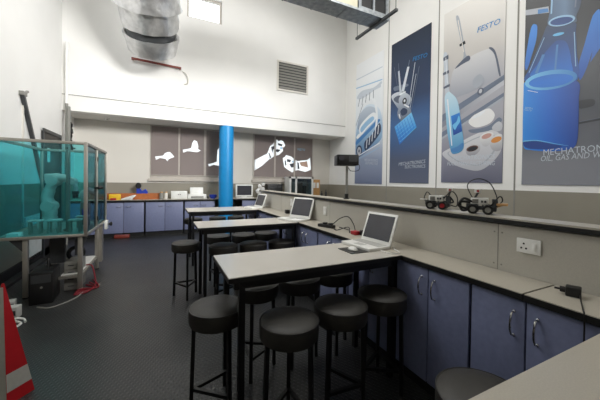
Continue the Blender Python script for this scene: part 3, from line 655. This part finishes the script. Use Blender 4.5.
# ------------------------------------------------------------------ roller blinds with printed pictures
def clip(p, x0, x1):
    for ax, sg in ((x0, 1), (x1, -1)):
        out = []
        for i in range(len(p)):
            a, c = p[i-1], p[i]; ia, ic = sg*(a[0]-ax) >= 0, sg*(c[0]-ax) >= 0
            if ia != ic: t = (ax-a[0])/(c[0]-a[0]); out.append((ax, a[1]+t*(c[1]-a[1])))
            if ic: out.append(c)
        p = out
        if not p: break
    return p
def inside(p, x, y):
    k = False
    for i in range(len(p)):
        (ax, ay), (bx, by) = p[i-1], p[i]
        if (ay > y) != (by > y) and x < (bx-ax)*(y-ay)/(by-ay)+ax: k = not k
    return k
def blind(x0, x1, label, prints, word=None, pn='printed_bird'):
    lit = [[(x, y-.02) for x, y in clip(p, .004, x1-x0-.004)] for m, p in prints if m == M_print]
    lit = [p for p in lit if len(p) > 2]
    nx, nz = int((x1-x0)/.012), int(1.32/.012); c = MB()
    gv = [[c.bm.verts.new(((x1-x0)*i/nx, 0, .02+1.32*j/nz)) for i in range(nx+1)] for j in range(nz+1)]
    ins = [[any(inside(p, v.co.x, v.co.z) for p in lit) for v in row] for row in gv]
    for j in range(nz):
        for i in range(nx):
            if not (ins[j][i] and ins[j][i+1] and ins[j+1][i] and ins[j+1][i+1]): c._f([gv[j][i], gv[j][i+1], gv[j+1][i+1], gv[j+1][i]])
    for v in [v for v in c.bm.verts if not v.link_faces]: c.bm.verts.remove(v)
    o = c.build('roller_blind', M_blind, smooth=0)
    o.location = (x0, YB-.045, 1.52); tag(o, label, 'blind', 'printed grey roller blinds on the back windows')
    MB().cyl((0, .004, .012), (x1-x0, .004, .012), .011, 10).build('bottom_bar', M_frame, o)
    MB().cyl((0, .012, 1.335), (x1-x0, .012, 1.335), .016, 12).build('roller', M_frame, o)
    mats = []; a = MB(); z = .0
    for m, p in prints:
        p = clip(p, .004, x1-x0-.004)
        if len(p) < 3: continue
        if m not in mats: mats.append(m)
        z -= .0006; vs = [a.bm.verts.new((x, z-.0005, y-.02)) for x, y in p]
        a.mi = mats.index(m); a._f(vs)
    if mats: a.build(pn, mats, o, smooth=0)
    if word:
        t = MB(); lettering(t, word, .11, (.08, .0), (.36, .0)); q = t.build('printed_lettering', M_pblue, o, smooth=0, fixn=False)
        q.rotation_euler = (D2(90), 0, 0); q.location = (.0, -.004, .92)
b1 = [(.087, .532), (.183, .548), (.281, .564), (.329, .637), (.40, .668), (.453, .671), (.514, .609), (.565, .54), (.504, .509), (.43, .478), (.39, .411), (.345, .474), (.208, .495), (.112, .437)]
b2 = [(.063, .756), (.177, .78), (.282, .815), (.308, .958), (.36, 1.047), (.441, 1.013), (.474, .884), (.47, .798), (.552, .757), (.444, .7), (.257, .717), (.178, .713), (.074, .668)]
b3 = [(.048, .381), (.188, .415), (.29, .461), (.31, .802), (.366, .876), (.454, .811), (.457, .515), (.563, .413), (.476, .326), (.331, .339), (.217, .358), (.077, .306)]
blind(-.27, .392, 'grey roller blind with low white bird print, left window left bay', [(M_print, b1)])
blind(.443, 1.071, 'grey roller blind with white bird, wing raised, left window middle bay', [(M_print, b2)])
blind(1.135, 1.79, 'grey roller blind with bird print, half behind the blue pillar', [(M_print, b3)])
HP = [(M_print, [(-.003, .558), (.413, .78), (.489, .606), (.266, .394), (.001, .223)]),
      (M_print, [(.413, .78), (.511, 1.027), (.611, 1.098), (.66, 1.22), (.74, 1.255), (.80, 1.20), (.88, 1.245), (.962, 1.213), (1.035, 1.094), (.99, 1.0), (.94, 1.02), (.96, .894), (.822, .757), (.651, .703), (.503, .6)]),
      (M_pdark, [(.545, .998), (.68, 1.051), (.702, .976), (.62, .92), (.581, .808)]), (M_pdark, [(.768, 1.141), (.936, 1.107), (.909, 1.04), (.783, 1.071)]), (M_pdark, [(.73, .945), (.869, .921), (.786, .839), (.703, .866)]), (M_pblue, [(.85, 1.0), (.92, 1.02), (.93, .96), (.87, .95)]),
      (M_pdark, [(.46, .80), (.50, .79), (.55, .66), (.51, .64)]),
      (M_print, [(.942, .666), (1.03, .71), (1.06, .77), (1.139, .754), (1.25, .73), (1.358, .652), (1.476, .591), (1.547, .293), (1.364, .254), (1.30, .20), (1.146, .281), (1.003, .375)]),
      (M_pdark, [(1.105, .641), (1.249, .614), (1.214, .534), (1.092, .555)]), (M_pdark, [(1.186, .48), (1.345, .513), (1.406, .389), (1.253, .364)]), (M_pdark, [(1.02, .56), (1.06, .60), (1.08, .44), (1.04, .42)]), (M_pblue, [(1.28, .58), (1.36, .57), (1.35, .53), (1.29, .54)]),
      (M_print, [(1.461, .59), (1.843, .641), (1.957, .728), (1.995, .306), (1.774, .232), (1.481, .291)]), (M_pdark, [(1.47, .55), (1.53, .53), (1.56, .34), (1.50, .32)]), (M_pskin, [(1.55, .546), (1.844, .6), (1.885, .384), (1.62, .429)])]
for x0, x1, lb, wd in ((2.57, 3.223, 'grey roller blind printed with white forearm, right window left bay', None), (3.278, 3.917, 'grey roller blind printed with jointed white hands, right window middle bay', None), (3.968, 4.6, 'grey roller blind with pinkish arm print and small blue word', 'FESTO')):
    blind(x0, x1, lb, [(m, [(x-(x0-2.57), y) for x, y in p]) for m, p in HP], wd, 'printed_hand')

# ------------------------------------------------------------------ high on the walls: louvre, ducts, brackets
lv = empty('wall_vent', (2.935, YS, 4.03), 0, 'grey louvred square vent high on the white upper back wall', 'vent')
MB().box((0, -.03, 0), (1.0, 0, .05)).box((0, -.03, .81), (1.0, 0, .86)).box((0, -.03, .05), (.05, 0, .81)).box((.95, -.03, .05), (1.0, 0, .81)).build('vent_frame', M_cream, lv, smooth=0)
MB().box((.05, -.004, .05), (.95, -.001, .81)).build('vent_backing', M_dgrey, lv, smooth=0)
for k in range(9):
    z = .07+k*.082
    MB().prism([(-.028, z), (-.008, z+.06), (-.006, z+.056), (-.026, z-.004)], 'x', .05, .95).build('vent_slat', M_mgrey, lv, smooth=0)
# flexible foil duct dropping to the wall
fd = empty('flexible_duct', (-.30, 6.27, 5.24), 0, 'wide silver foil flexible duct coming down to the upper back wall', 'duct')
ax = Vector((.08, .80, -.80)).normalized()
def crumple(a, k): return .02*math.sin(7*a+k*1.3)+.015*math.sin(13*a-k*2.1)
prof = [(.58+.02*math.sin(k*1.7), -.95+k*.085) for k in range(14)]
MB().lathe(prof+[(.59, .24), (.60, .33), (.62, .42), (.54, .45)], axis=ax, n=40, jit=crumple).build('outer_sleeve', M_foil, fd)
MB().lathe([(.54, .40), (.54, .55), (.55, .66), (.54, .82), (.50, .84)], axis=ax, n=40, jit=crumple).build('foil_section', M_foil, fd)
MB().lathe([(.47, .80), (.47, 1.0)], axis=ax, n=40).build('dark_gap', M_dgrey, fd)
MB().lathe([(.50, .98), (.54, .96), (.54, 1.04), (.52, 1.14), (.50, 1.25), (.47, 1.34)], axis=ax, n=40, jit=crumple).build('end_collar', M_foil, fd)
tag(MB().bar((-.66, YS-.06, 4.20), (.40, YS-.06, 4.16), .03, .045).box((.36, YS-.06, 4.14), (.40, YS, 4.19)).box((-.66, YS-.06, 4.18), (-.62, YS, 4.22)).build('support_bar', M_rust, smooth=0), 'thin red-brown bar across the wall just below the foil duct', 'bar')
tag(MB().tube([(.44, YS-.01, 4.10), (.50, YS-.05, 4.06), (.56, YS-.05, 3.95), (.55, YS-.04, 3.82), (.48, YS-.01, 3.80)], .012, 6).build('wall_hook', M_cream), 'faint pale hook on wall right of the red-brown bar', 'hook')
# galvanised air duct with grille, hung from a channel
ad = empty('air_duct', (3.87, 4.18, 4.5), 0, 'grey galvanised air duct with dark grille hanging near the right wall', 'duct')
MB().box((-2.6, 0, 0), (0, .37, .04)).build('metal_tray', M_galv, ad, smooth=0)
for x in (-.42, -.95, -1.5, -2.05): MB().box((x-.012, -.006, -.006), (x+.012, .376, .044)).build('duct_seam', M_galv, ad, smooth=0)
MB().box((-2.6, .02, .04), (-.74, .33, .95)).build('beige_box', M_beige, ad, smooth=0)
g = MB().box((-.72, .012, .04), (-.02, .042, .10)).box((-.72, .012, .70), (-.02, .042, .76)).box((-.72, .012, .10), (-.66, .042, .70)).box((-.08, .012, .10), (-.02, .042, .70)).box((-.39, .012, .10), (-.35, .042, .70)).build('grille_frame', M_galv, ad, smooth=0)
MB().box((-.72, .05, .04), (-.02, .33, .76)).build('grille_core', M_black, ad, smooth=0)
hc = empty('hanger_channel', (3.70, 3.82, 4.45), 0, 'dark steel hanger channel under the air duct on thin rods', 'hanger')
MB().box((-.025, 0, 0), (.025, 1.17, .045)).build('channel', M_dgrey, hc, smooth=0)
for y in (.03, 1.14): MB().cyl((0, y, .045), (0, y, ZC-4.45), .006, 8).build('threaded_rod', M_dgrey, hc)
# pipe in the corner, leaning strut, cable bunch
cp = empty('corner_pipe', (-1.84, 7.62, 0), 0, 'thin pipe running up the left corner, white above and grey below', 'pipe')
MB().cyl((0, 0, 0), (0, 0, 3.0), .03).build('lower_pipe', M_mgrey, cp); MB().cyl((0, 0, 3.0), (0, 0, 4.3), .03).build('upper_pipe', M_white, cp)
ws = empty('wall_strut', (XL, 5.69, 2.70), 0, 'dark grey strut sloping down the left wall behind robot booth', 'strut')
MB().bar((.03, .0, 0), (.03, .95, -1.55), .05, .05, up=(1, 0, 0)).build('strut_bar', M_dgrey, ws, smooth=0)
MB().box((0, -.03, -.04), (.06, .10, .02), .004).bar((.04, .05, 0), (.04, .17, .06), .03).build('strut_bracket', M_mgrey, ws, smooth=0)
tag(MB().box((XL, 5.77, .14), (XL+.02, 5.80, 2.66)).build('wall_conduit', M_cream, smooth=0), 'thin pale conduit running down the left wall below strut', 'conduit')
b = MB()
for k in range(5): b.sphere((XL+.05, 8.1+.05*math.sin(k*2), 2.62-k*.13), .075, (.6, 1, 1), 10, .15)
tag(b.build('cable_bunch', M_black), 'black cable bunch hanging on left wall in the corner recess', 'cables')

# ------------------------------------------------------------------ robot booth
BX0, BX1, BY0, BY1, BZ0, BZ1 = -1.70, -.84, 4.33, 5.73, .70, 1.872
bo = empty('robot_booth', (BX1, BY0, 0), 0, 'aluminium framed teal acrylic booth on legs housing a robot arm', 'robot booth')
def L(x, y, z): return (x-BX1, y-BY0, z)
p = .036
for x, y in ((BX0, BY0), (BX1-p, BY0), (BX0, BY1-p), (BX1-p, BY1-p)):
    MB().box(L(x, y, BZ0), L(x+p, y+p, BZ1), .003).build('corner_post', M_alu, bo)
YM = 4.95
MB().box(L(BX1-p, YM, BZ0+p), L(BX1, YM+p, BZ1-p), .003).build('middle_post', M_alu, bo)
for z in (BZ0, BZ1-p):
    nm = 'bottom_rail' if z == BZ0 else 'top_rail'
    for y in (BY0, BY1-p): MB().box(L(BX0+p, y, z), L(BX1-p, y+p, z+p), .003).build(nm, M_alu, bo)
    for x in (BX0, BX1-p): MB().box(L(x, BY0+p, z), L(x+p, BY1-p, z+p), .003).build(nm, M_alu, bo)
MB().box(L(BX0+p, BY0+.015, BZ0+p), L(BX1-p, BY0+.020, BZ1-p)).build('acrylic_panel', M_teal, bo, smooth=0)
MB().box(L(BX0+.015, BY0+p, BZ0+p), L(BX0+.020, BY1-p, BZ1-p)).build('acrylic_panel', M_teal, bo, smooth=0)
MB().box(L(BX0+p, BY1-.020, BZ0+p), L(BX1-p, BY1-.015, BZ1-p)).build('acrylic_panel', M_teal, bo, smooth=0)
for y0, y1 in ((BY0+p, YM), (YM+p, BY1-p)):
    dr = MB().box(L(BX1-.022, y0, BZ0+p), L(BX1-.017, y1, BZ1-p)).build('acrylic_door', M_clear, bo, smooth=0)
    hy = y1-.05 if y0 < 4.6 else y0+.05
    MB().cyl(L(BX1-.017, hy, 1.29), L(BX1+.02, hy, 1.29), .012).sphere(L(BX1+.03, hy, 1.29), .025, n=10).build('door_knob', M_black, dr)
for y in (YM+.012,):
    for z in (.85, 1.7): MB().box(L(BX1, y-.02, z-.03), L(BX1+.012, y+.02, z+.03)).build('hinge', M_black, bo, smooth=0)
for xx in (-1.05, -.98): MB().box(L(xx, BY0+.020, 1.78), L(xx+.016, BY0+.032, 1.796)).build('panel_clip', M_black, bo, smooth=0)
MB().box(L(BX0+.02, BY0+.02, BZ0+.002), L(BX1-.02, BY1-.02, BZ0+.02)).build('base_plate', M_alu, bo, smooth=0)
for x, y in ((-1.44, 4.40), (-.92, 4.40), (-1.44, 5.40), (-.92, 5.40)):
    lg = MB().box(L(x-.024, y-.024, .012), L(x+.024, y+.024, BZ0), .003).build('leg', M_alu, bo)
    MB().cyl(L(x, y, 0), L(x, y, .012), .03).build('foot', M_black, lg)
for x, y in ((-1.44, 4.40), (-.92, 4.40)):
    s = -1 if x < -1.2 else 1
    MB().prism([(x+s*.024-BX1, BZ0-.005), (x+s*.15-BX1 if s < 0 else x+.075-BX1, BZ0-.005), (x+s*.024-BX1, BZ0-.15)], 'y', 4.39-BY0, 4.41-BY0).build('gusset', M_dgrey, bo, smooth=0)
for y in (4.40, 5.40): MB().box(L(-1.416, y-.015, .18), L(-.944, y+.015, .21)).build('cross_rail', M_alu, bo, smooth=0)
for x in (-1.44, -.92): MB().box(L(x-.015, 4.424, .18), L(x+.015, 5.376, .21)).build('side_rail', M_alu, bo, smooth=0)
MB().box(L(-1.12, 4.43, .21), L(-.93, 5.36, .222)).build('lower_shelf', M_wplastic, bo, smooth=0)
MB().box(L(-1.32, 4.75, .30), L(-1.16, 4.80, BZ0)).box(L(-1.10, 4.95, .34), L(-1.02, 5.0, BZ0)).build('mounting_panel', M_dgrey, bo, smooth=0)
MB().cyl(L(-1.14, 4.80, BZ0+.02), L(-1.14, 4.80, 2.38), .024).cyl(L(-1.14, 4.80, BZ0+.02), L(-1.14, 4.80, BZ0+.04), .05).build('mast', M_mgrey, bo)
cb = MB().box(L(BX1, 5.50, .60), L(BX1+.04, 5.61, .74), .006).build('control_box', M_wplastic, bo)
MB().cyl(L(BX1+.05, 5.56, .68), L(BX1+.07, 5.56, .68), .018).sphere(L(BX1+.085, 5.56, .68), .035, (.6, 1, 1), 12).build('stop_button', M_black, cb)
tag(MB().box((-.905, 4.90, BZ0+.021), (-.90, 4.905, BZ0+.022)).build('swarf_chip', M_alu), 'tiny metal chip on booth base', 'chip') if False else None
# robot arm inside
ZB = BZ0+.02
ra = empty('industrial_robot', (-1.40, 5.05, ZB), D2(-10), 'pale grey jointed robot arm standing inside the teal booth', 'robot')
MB().box((-.10, -.10, 0), (.10, .10, .13), .01).cyl((0, 0, .13), (0, 0, .17), .085).build('pedestal', M_robot, ra)
MB().lathe([(0, .17), (.075, .17), (.085, .20), (.08, .30), (.06, .335), (0, .34)]).build('shoulder', M_robot, ra)
MB().tube([(0, 0, .30), (-.03, 0, .42), (.0, 0, .55), (.04, 0, .64)], [.075]*6+[.07]*6+[.06]*7, 14).cyl((.0, -.09, .31), (.0, .09, .31), .072).build('upper_arm', M_robot, ra)
MB().cyl((.05, -.075, .66), (.05, .075, .66), .07).box((-.05, -.05, .66), (.10, .05, .76), .02).build('elbow', M_robot, ra)
MB().tube([(.05, 0, .71), (.16, 0, .70), (.28, 0, .66)], [.06]*4+[.055]*4+[.045]*5, 12).build('forearm', M_robot, ra)
w = MB().cyl((.27, -.05, .655), (.27, .05, .655), .045).tube([(.28, 0, .655), (.30, 0, .58), (.30, 0, .52)], .03, 10).build('wrist', M_robot, ra)
MB().box((.275, -.05, .48), (.325, .05, .52), .004).box((.285, -.05, .42), (.315, -.035, .48)).box((.285, .035, .42), (.315, .05, .48)).build('gripper', M_dgrey, w)
sg = empty('signal_station', (-1.05, 5.30, ZB), D2(10), 'small grey station with red light beside the robot arm', 'machine')
MB().box((-.06, -.06, 0), (.06, .06, .34), .006).build('column', M_mgrey, sg)
MB().tube([(0, 0, .34), (-.03, 0, .46), (.05, 0, .52), (.14, 0, .46)], .045, 10).build('arm_cover', M_robot, sg)
MB().cyl((.0, -.075, .30), (.0, -.06, .30), .02).build('red_lamp', mat('red_lamp', (235, 50, 40), .3, emit=((255, 60, 40), .8)), sg)
MB().box((-.04, -.066, .12), (.04, -.06, .24)).build('display', M_navy, sg, smooth=0)
fx = empty('parts_stand', (-1.45, 4.62, ZB), 0, 'stand', 'stand')
MB().box((-.07, -.06, .15), (.07, .06, .17), .003).build('plate', M_robot, fx)
for sx in (-.05, .05):
    for sy in (-.04, .04): MB().cyl((sx, sy, 0), (sx, sy, .15), .012, 10).build('leg', M_alu, fx)
uf = []
for x, y, r, lb in ((-1.43, 4.66, 4, 'small four-legged parts stand in booth, left front'), (-1.24, 4.64, -6, 'small four-legged parts stand in booth, front middle'), (-1.02, 4.62, 3, 'small four-legged parts stand in booth, near front right corner'), (-1.02, 5.0, 0, 'small four-legged parts stand in booth, right of robot arm')):
    place(fx, uf, (x, y, ZB), D2(r), lb, 'parts stands inside the robot booth')
tag(MB().box((-1.61, 4.385, ZB), (-1.50, 4.52, ZB+.05), .004).build('parts_box', M_wplastic), 'low white parts box in the front left corner of booth', 'box')

MB().box(L(-.905, 5.425, .10), L(-.86, 5.56, BZ0)).build('side_panel', M_alu, bo, smooth=0)
# under the booth
pc = empty('computer_tower', (-1.20, 4.20, 0), D2(4), 'black computer tower on floor in front of the booth legs', 'computer')
MB().box((-.13, -.08, 0), (.08, .26, .36), .008).build('case', M_black, pc)
MB().box((-.11, -.084, .24), (.06, -.08, .33)).build('drive_bay', M_dgrey, pc, smooth=0)
MB().cyl((-.02, -.086, .19), (-.02, -.08, .19), .012).build('power_button', M_mgrey, pc)
MB().tube([(.0, .10, .36), (.0, .12, .46), (.0, .14, .40), (.01, .2, .36)], .012, 8).build('cable', M_black, pc)
dk = empty('drawer_stack', (-1.03, 4.52, 0), D2(-3), 'grey plastic drawer stack on the floor below booth', 'drawers')
MB().box((-.075, -.03, 0), (.075, .27, .36), .004).build('casing', M_mgrey, dk)
for k in range(4):
    dd = MB().box((-.068, -.042, .012+k*.087), (.068, -.03, .088+k*.087), .004).build('drawer', M_mgrey, dk)
    MB().box((-.03, -.05, .055+k*.087), (.03, -.042, .065+k*.087)).build('drawer_pull', M_dgrey, dd, smooth=0)
tag(MB().torus((-1.12, 5.12, .33), .085, .028, 24, 8, (.3, -1, 0)).build('hose_coil', M_black), 'round black hose coil standing on the shelf below booth', 'coil')
bpy.data.objects['hose_coil'].location.z += .005
b = MB()
for k in range(3): b.tube([(-.90+.02*k, 4.60+.1*k, .012), (-.80+.03*k, 4.48, .012), (-.84, 4.30+.05*k, .012), (-.95, 4.26+.04*k, .012), (-.90, 4.34, .012+.02*k), (-.80, 4.42, .012)], .009, 6)
b.tube([(-.93, 4.75, .24), (-.86, 4.74, .22), (-.80, 4.62, .05), (-.79, 4.50, .012), (-.84, 4.38, .012)], .009, 6)
tag(b.build('red_hose', mat('red_rubber_hose', (120, 20, 32), 0.5)), 'loops of red air hose on floor by booth leg', 'hose')
tag(MB().tube([(-1.22, 4.02, .008), (-1.10, 3.95, .008), (-.98, 4.05, .008), (-.90, 4.20, .008), (-.88, 4.32, .008)], .008, 6).build('grey_cable', M_mgrey), 'grey cable trailing over floor from computer tower', 'cable')
def adapter(x, y, r, lb, z=.09):
    o = empty('power_adapter', (x, y, 0), D2(r), lb, 'adapter', 'white power units on the floor by the cone')
    MB().box((-.06, -.045, 0), (.06, .045, z), .008).build('body', M_key, o)
    MB().box((-.05, -.047, z*.3), (.05, -.045, z*.7)).build('front_slot', M_dgrey, o, smooth=0)
adapter(-1.49, 4.12, 10, 'white power unit on floor behind the red cone, rear one')
adapter(-1.36, 3.84, -8, 'white power unit on floor behind the red cone, front one', .12)
tag(MB().tube([(-1.38, 3.78, .01), (-1.28, 3.70, .01), (-1.22, 3.62, .01), (-1.28, 3.52, .01), (-1.36, 3.60, .02), (-1.30, 3.72, .03), (-1.24, 3.74, .01), (-1.20, 3.66, .01)], .01, 6).build('white_cable', M_wplastic), 'coiled white cable on floor by the front power unit', 'cable')
tag(MB().box((XL+.005, 5.82, .10), (XL+.03, 6.48, .80), rot=None).build('white_board', M_paper, smooth=0), 'white board leaning at the left wall below the booth', 'board')
tag(MB().bar((XL+.12, 4.2, .02), (XL+.12, 6.3, .02), .10, .04).build('cable_trunking', M_black, smooth=0), 'black cable trunking along the floor under the booth', 'trunking')

# red and white folding cone
cn = empty('safety_cone', (-.915, 2.46, 0), D2(0), 'red and white folding safety cone cut by left picture edge', 'cone')
ap = Vector((0, 0, .775)); Hf = .21
cs = [Vector((-.15, -.08, .0)), Vector((.055, -.10, .0)), Vector((.15, .02, .0)), Vector((-.02, .15, .0))]
def lerp(a, c, t): return a+(c-a)*t
tp = .05
def band(i, t0, t1, name, m, off=0):
    a, c = cs[i], cs[(i+1) % 4]; mb = MB()
    n = (c-a).cross(ap-a).normalized()*off
    vs = [lerp(a, ap, t0)+n, lerp(c, ap, t0)+n, lerp(c, ap, t1)+n, lerp(a, ap, t1)+n]
    mb._f([mb.bm.verts.new(v) for v in vs]); return mb
bd = MB()
for i in range(4):
    a, c = cs[i], cs[(i+1) % 4]
    bd._f([bd.bm.verts.new(v) for v in (a, c, lerp(c, ap, .96), lerp(a, ap, .96))])
bd._f([bd.bm.verts.new(lerp(c, ap, .96)) for c in cs]); bd._f([bd.bm.verts.new(c) for c in cs[::-1]])
bmesh.ops.remove_doubles(bd.bm, verts=bd.bm.verts[:], dist=.0005)
cone_b = bd.build('cone_body', M_redcone, cn, smooth=0)
band(0, .05, .93, 'w', M_reflect, .002).build('white_face', M_reflect, cn, smooth=0)
band(1, .10, .24, 'w', M_reflect, .002).build('white_band', M_reflect, cn, smooth=0)

# ------------------------------------------------------------------ things on the back worktop
def mark(o, l, c): return tag(o, l, c)
bt_ = empty('wooden_tray', (-.62, 8.40, ZW), 0, 'long orange-brown wooden tray on the back worktop', 'tray')
MB().box((-.65, -.10, 0), (.64, .10, .012)).build('tray_base', M_wood, bt_, smooth=0)
for a, c in (((-.65, -.10, .012), (.64, -.085, .15)), ((-.65, .085, .012), (.64, .10, .15)), ((-.65, -.085, .012), (-.635, .085, .15)), ((.625, -.085, .012), (.64, .085, .15))): MB().box(a, c).build('tray_side', M_wood, bt_, smooth=0)
td = empty('tape_dispenser', (-.47, 8.39, ZW+.012), D2(0), 'blue tape dispenser with dark roll sitting on the wooden tray', 'dispenser'); td.scale = (1.0, 1.0, 1.2)
MB().prism([(-.12, 0), (.13, 0), (.13, .15), (.08, .21), (.0, .17), (-.06, .24), (-.12, .22)], 'y', -.06, .06).build('body', M_navy, td)
MB().cyl((-.08, -.065, .28), (-.08, .065, .28), .065, 20).build('tape_roll', M_black, td)
yb_ = tag(MB().box((-1.16, 8.18, ZW), (-.92, 8.28, ZW+.14), .008).build('yellow_box', M_yellow), 'yellow box at left on the back worktop', 'box')
tag(MB().box((-1.12, 8.10, ZW), (-1.0, 8.16, ZW+.05), .006).build('red_box', M_red), 'tiny red box in front of the yellow box', 'box')
pp = MB()
for k in range(4): pp.box((-.90+.03*k, 8.05, ZW+.02*k), (-.66+.02*k, 8.25, ZW+.018+.02*k), rot=(0, D2(-6*k), D2(5*k)))
tag(pp.build('paper_pile', M_paper, smooth=0), 'loose white papers heaped beside the yellow box', 'papers')
bpy.data.objects['paper_pile'].location.z = .012
for x, r, lb in ((-.02, .045, 'small glass jar beside the wooden tray end'), (.09, .04, 'small pale jar just left of the white box')):
    j = empty('jar', (x, 8.22, ZW), 0, lb, 'jar', 'jars on the back worktop')
    MB().lathe([(0, 0), (r, 0), (r, .14), (r*.8, .16), (r*.8, .17), (0, .17)]).build('body', M_mgrey if x < 0 else M_cream, j)
    MB().cyl((0, 0, .17), (0, 0, .195), r*.85).build('lid', M_tan, j)
tag(MB().box((-1.02, 7.90, 0), (-.70, 8.03, .08), .02).build('red_bag', M_rust), 'flat red bag on the floor at the foot of the back cabinets', 'bag')
wb = empty('white_cabinet_box', (.41, 8.30, ZW), 0, 'small white two-door box on the back worktop', 'box')
MB().box((-.20, -.10, 0), (.20, .10, .21), .006).build('body', M_wplastic, wb)
for s in (-1, 1):
    q = MB().box((s*.098-.092, -.106, .012), (s*.098+.092, -.10, .20), .003).build('door', M_wplastic, wb); MB().sphere((s*.02, -.112, .12), .012, n=8).build('knob', M_dgrey, q)
pr = empty('printer', (.86, 8.33, ZW), 0, 'white desktop printer with paper standing in it, on back worktop', 'printer')
MB().box((-.24, -.16, 0), (.24, .14, .13), .02).build('body', M_wplastic, pr)
MB().box((-.16, -.165, .03), (.16, -.158, .07)).build('paper_slot', M_mgrey, pr, smooth=0)
q = MB().box((-.17, .02, .12), (.17, .04, .31), .005, rot=(D2(-14), 0, 0)).build('paper_tray', M_wplastic, pr)
MB().box((-.15, -.16, .0), (.15, -.26, .012), .003).build('output_tray', M_mgrey, pr)
MB().box((.17, -.15, .13), (.22, -.08, .136)).build('buttons', M_dgrey, pr, smooth=0)
bd_ = MB().lathe([(0, .005), (.06, 0), (.10, .06), (.105, .11), (.098, .11), (.09, .06), (.05, .015), (0, .015)], (1.28, 8.22, ZW)).build('blue_bowl', M_navy); tag(bd_, 'small dark blue bowl on back worktop left of pillar', 'bowl')
tag(MB().box((1.12, 8.18, ZW), (1.165, 8.26, ZW+.07), .01).build('stapler_box', M_dgrey), 'little dark grey box between printer and blue bowl', 'box')
mo = empty('monitor', (2.19, 8.32, ZW), D2(0), 'white-framed flat monitor on back worktop right of the pillar', 'monitor')
MB().box((-.26, -.02, .04), (.26, .03, .40), .01).build('casing', M_wplastic, mo)
MB().box((-.215, -.0225, .085), (.215, -.02, .365)).build('screen', M_screen, mo, smooth=0)
MB().box((-.26, -.14, 0), (.26, .10, .02), .006).box((-.08, -.0, .02), (.08, .02, .06)).build('foot', M_wplastic, mo)
b = MB()
for k in range(7): b.sphere((2.70+.09*math.sin(k*2.4), 8.32+.05*math.cos(k*1.9), ZW+.105+.05*k), .088-.006*k, (1, .8, 1), 12, .18)
tag(b.build('plastic_bag', M_paper, smooth=20), 'crumpled white plastic bag on the back worktop beside monitor', 'bag')
bb = empty('equipment_rack', (3.13, 8.34, ZW), 0, 'low black equipment rack under the right back window', 'rack')
MB().box((-.24, -.14, 0), (.24, .14, .42), .006).build('case', M_black, bb)
for k in range(3): MB().box((-.2+.14*k, -.145, .30), (-.09+.14*k, -.14, .37)).build('module', M_dgrey, bb, smooth=0)
wc = empty('display_cabinet', (3.98, 8.30, ZW), 0, 'white-framed glass-front enclosure under the right back window', 'cabinet')
fr = MB()
for x in (-.42, -.22, .36): fr.box((x, -.2, 0), (x+.06, -.14, .66))
fr.box((-.42, -.2, .60), (.42, -.14, .66)).box((-.42, -.2, 0), (.42, -.14, .06)).box((-.42, .14, 0), (.42, .2, .66)).box((-.42, -.14, .61), (.42, .14, .66)).box((-.42, -.14, 0), (.42, .14, .05)).box((-.42, -.14, .05), (-.37, .14, .61)).box((.37, -.14, .05), (.42, .14, .61))
fr.build('frame', M_wplastic, wc, smooth=0)
MB().box((-.16, -.178, .06), (.36, -.172, .60)).build('glass_front', M_clear, wc, smooth=0)
MB().box((-.36, -.178, .06), (-.22, -.172, .60)).build('side_glass', M_clear, wc, smooth=0)
MB().box((-.08, -.08, .05), (.10, .10, .48), .02).box((.14, -.06, .05), (.26, .08, .38), .02).build('inner_machine', M_steel if 'M_steel' in globals() else M_dgrey, wc)
ob = empty('wooden_box', (4.53, 8.35, ZW), 0, 'tan wooden box with pale panels right of the glass-front enclosure', 'box')
MB().box((-.10, -.12, 0), (.19, .12, .58), .006).build('body', M_tan, ob)
for x in (-.07, .06): MB().box((x, -.124, .30), (x+.09, -.12, .48)).build('paper_panel', M_paper, ob, smooth=0)
for x, h, lb in ((4.86, -.10, 'small dark bottle on back worktop right of wooden box'), (5.02, -.06, 'small dark bottle near the right back corner')):
    j = empty('bottle', (x, 8.34, ZW), 0, lb, 'bottle', 'dark bottles in the back corner')
    MB().lathe([(0, 0), (.035, 0), (.035, h+.2), (.015, h+.25), (.015, h+.28), (0, h+.28)]).build('body', M_dgrey, j)
    MB().cyl((0, 0, h+.28), (0, 0, h+.30), .017).build('cap', M_black, j)

sd = empty('smoke_detector', (-1.20, 8.15, ZS), 0, 'small white round detector under the soffit, far left', 'detector')
MB().lathe([(0, -.045), (.035, -.042), (.055, -.02), (.06, 0), (0, 0)]).build('housing', M_wplastic, sd)
MB().lathe([(0, -.05), (.012, -.049), (.012, -.044), (0, -.044)], n=12).build('sensor_dot', M_dgrey, sd)
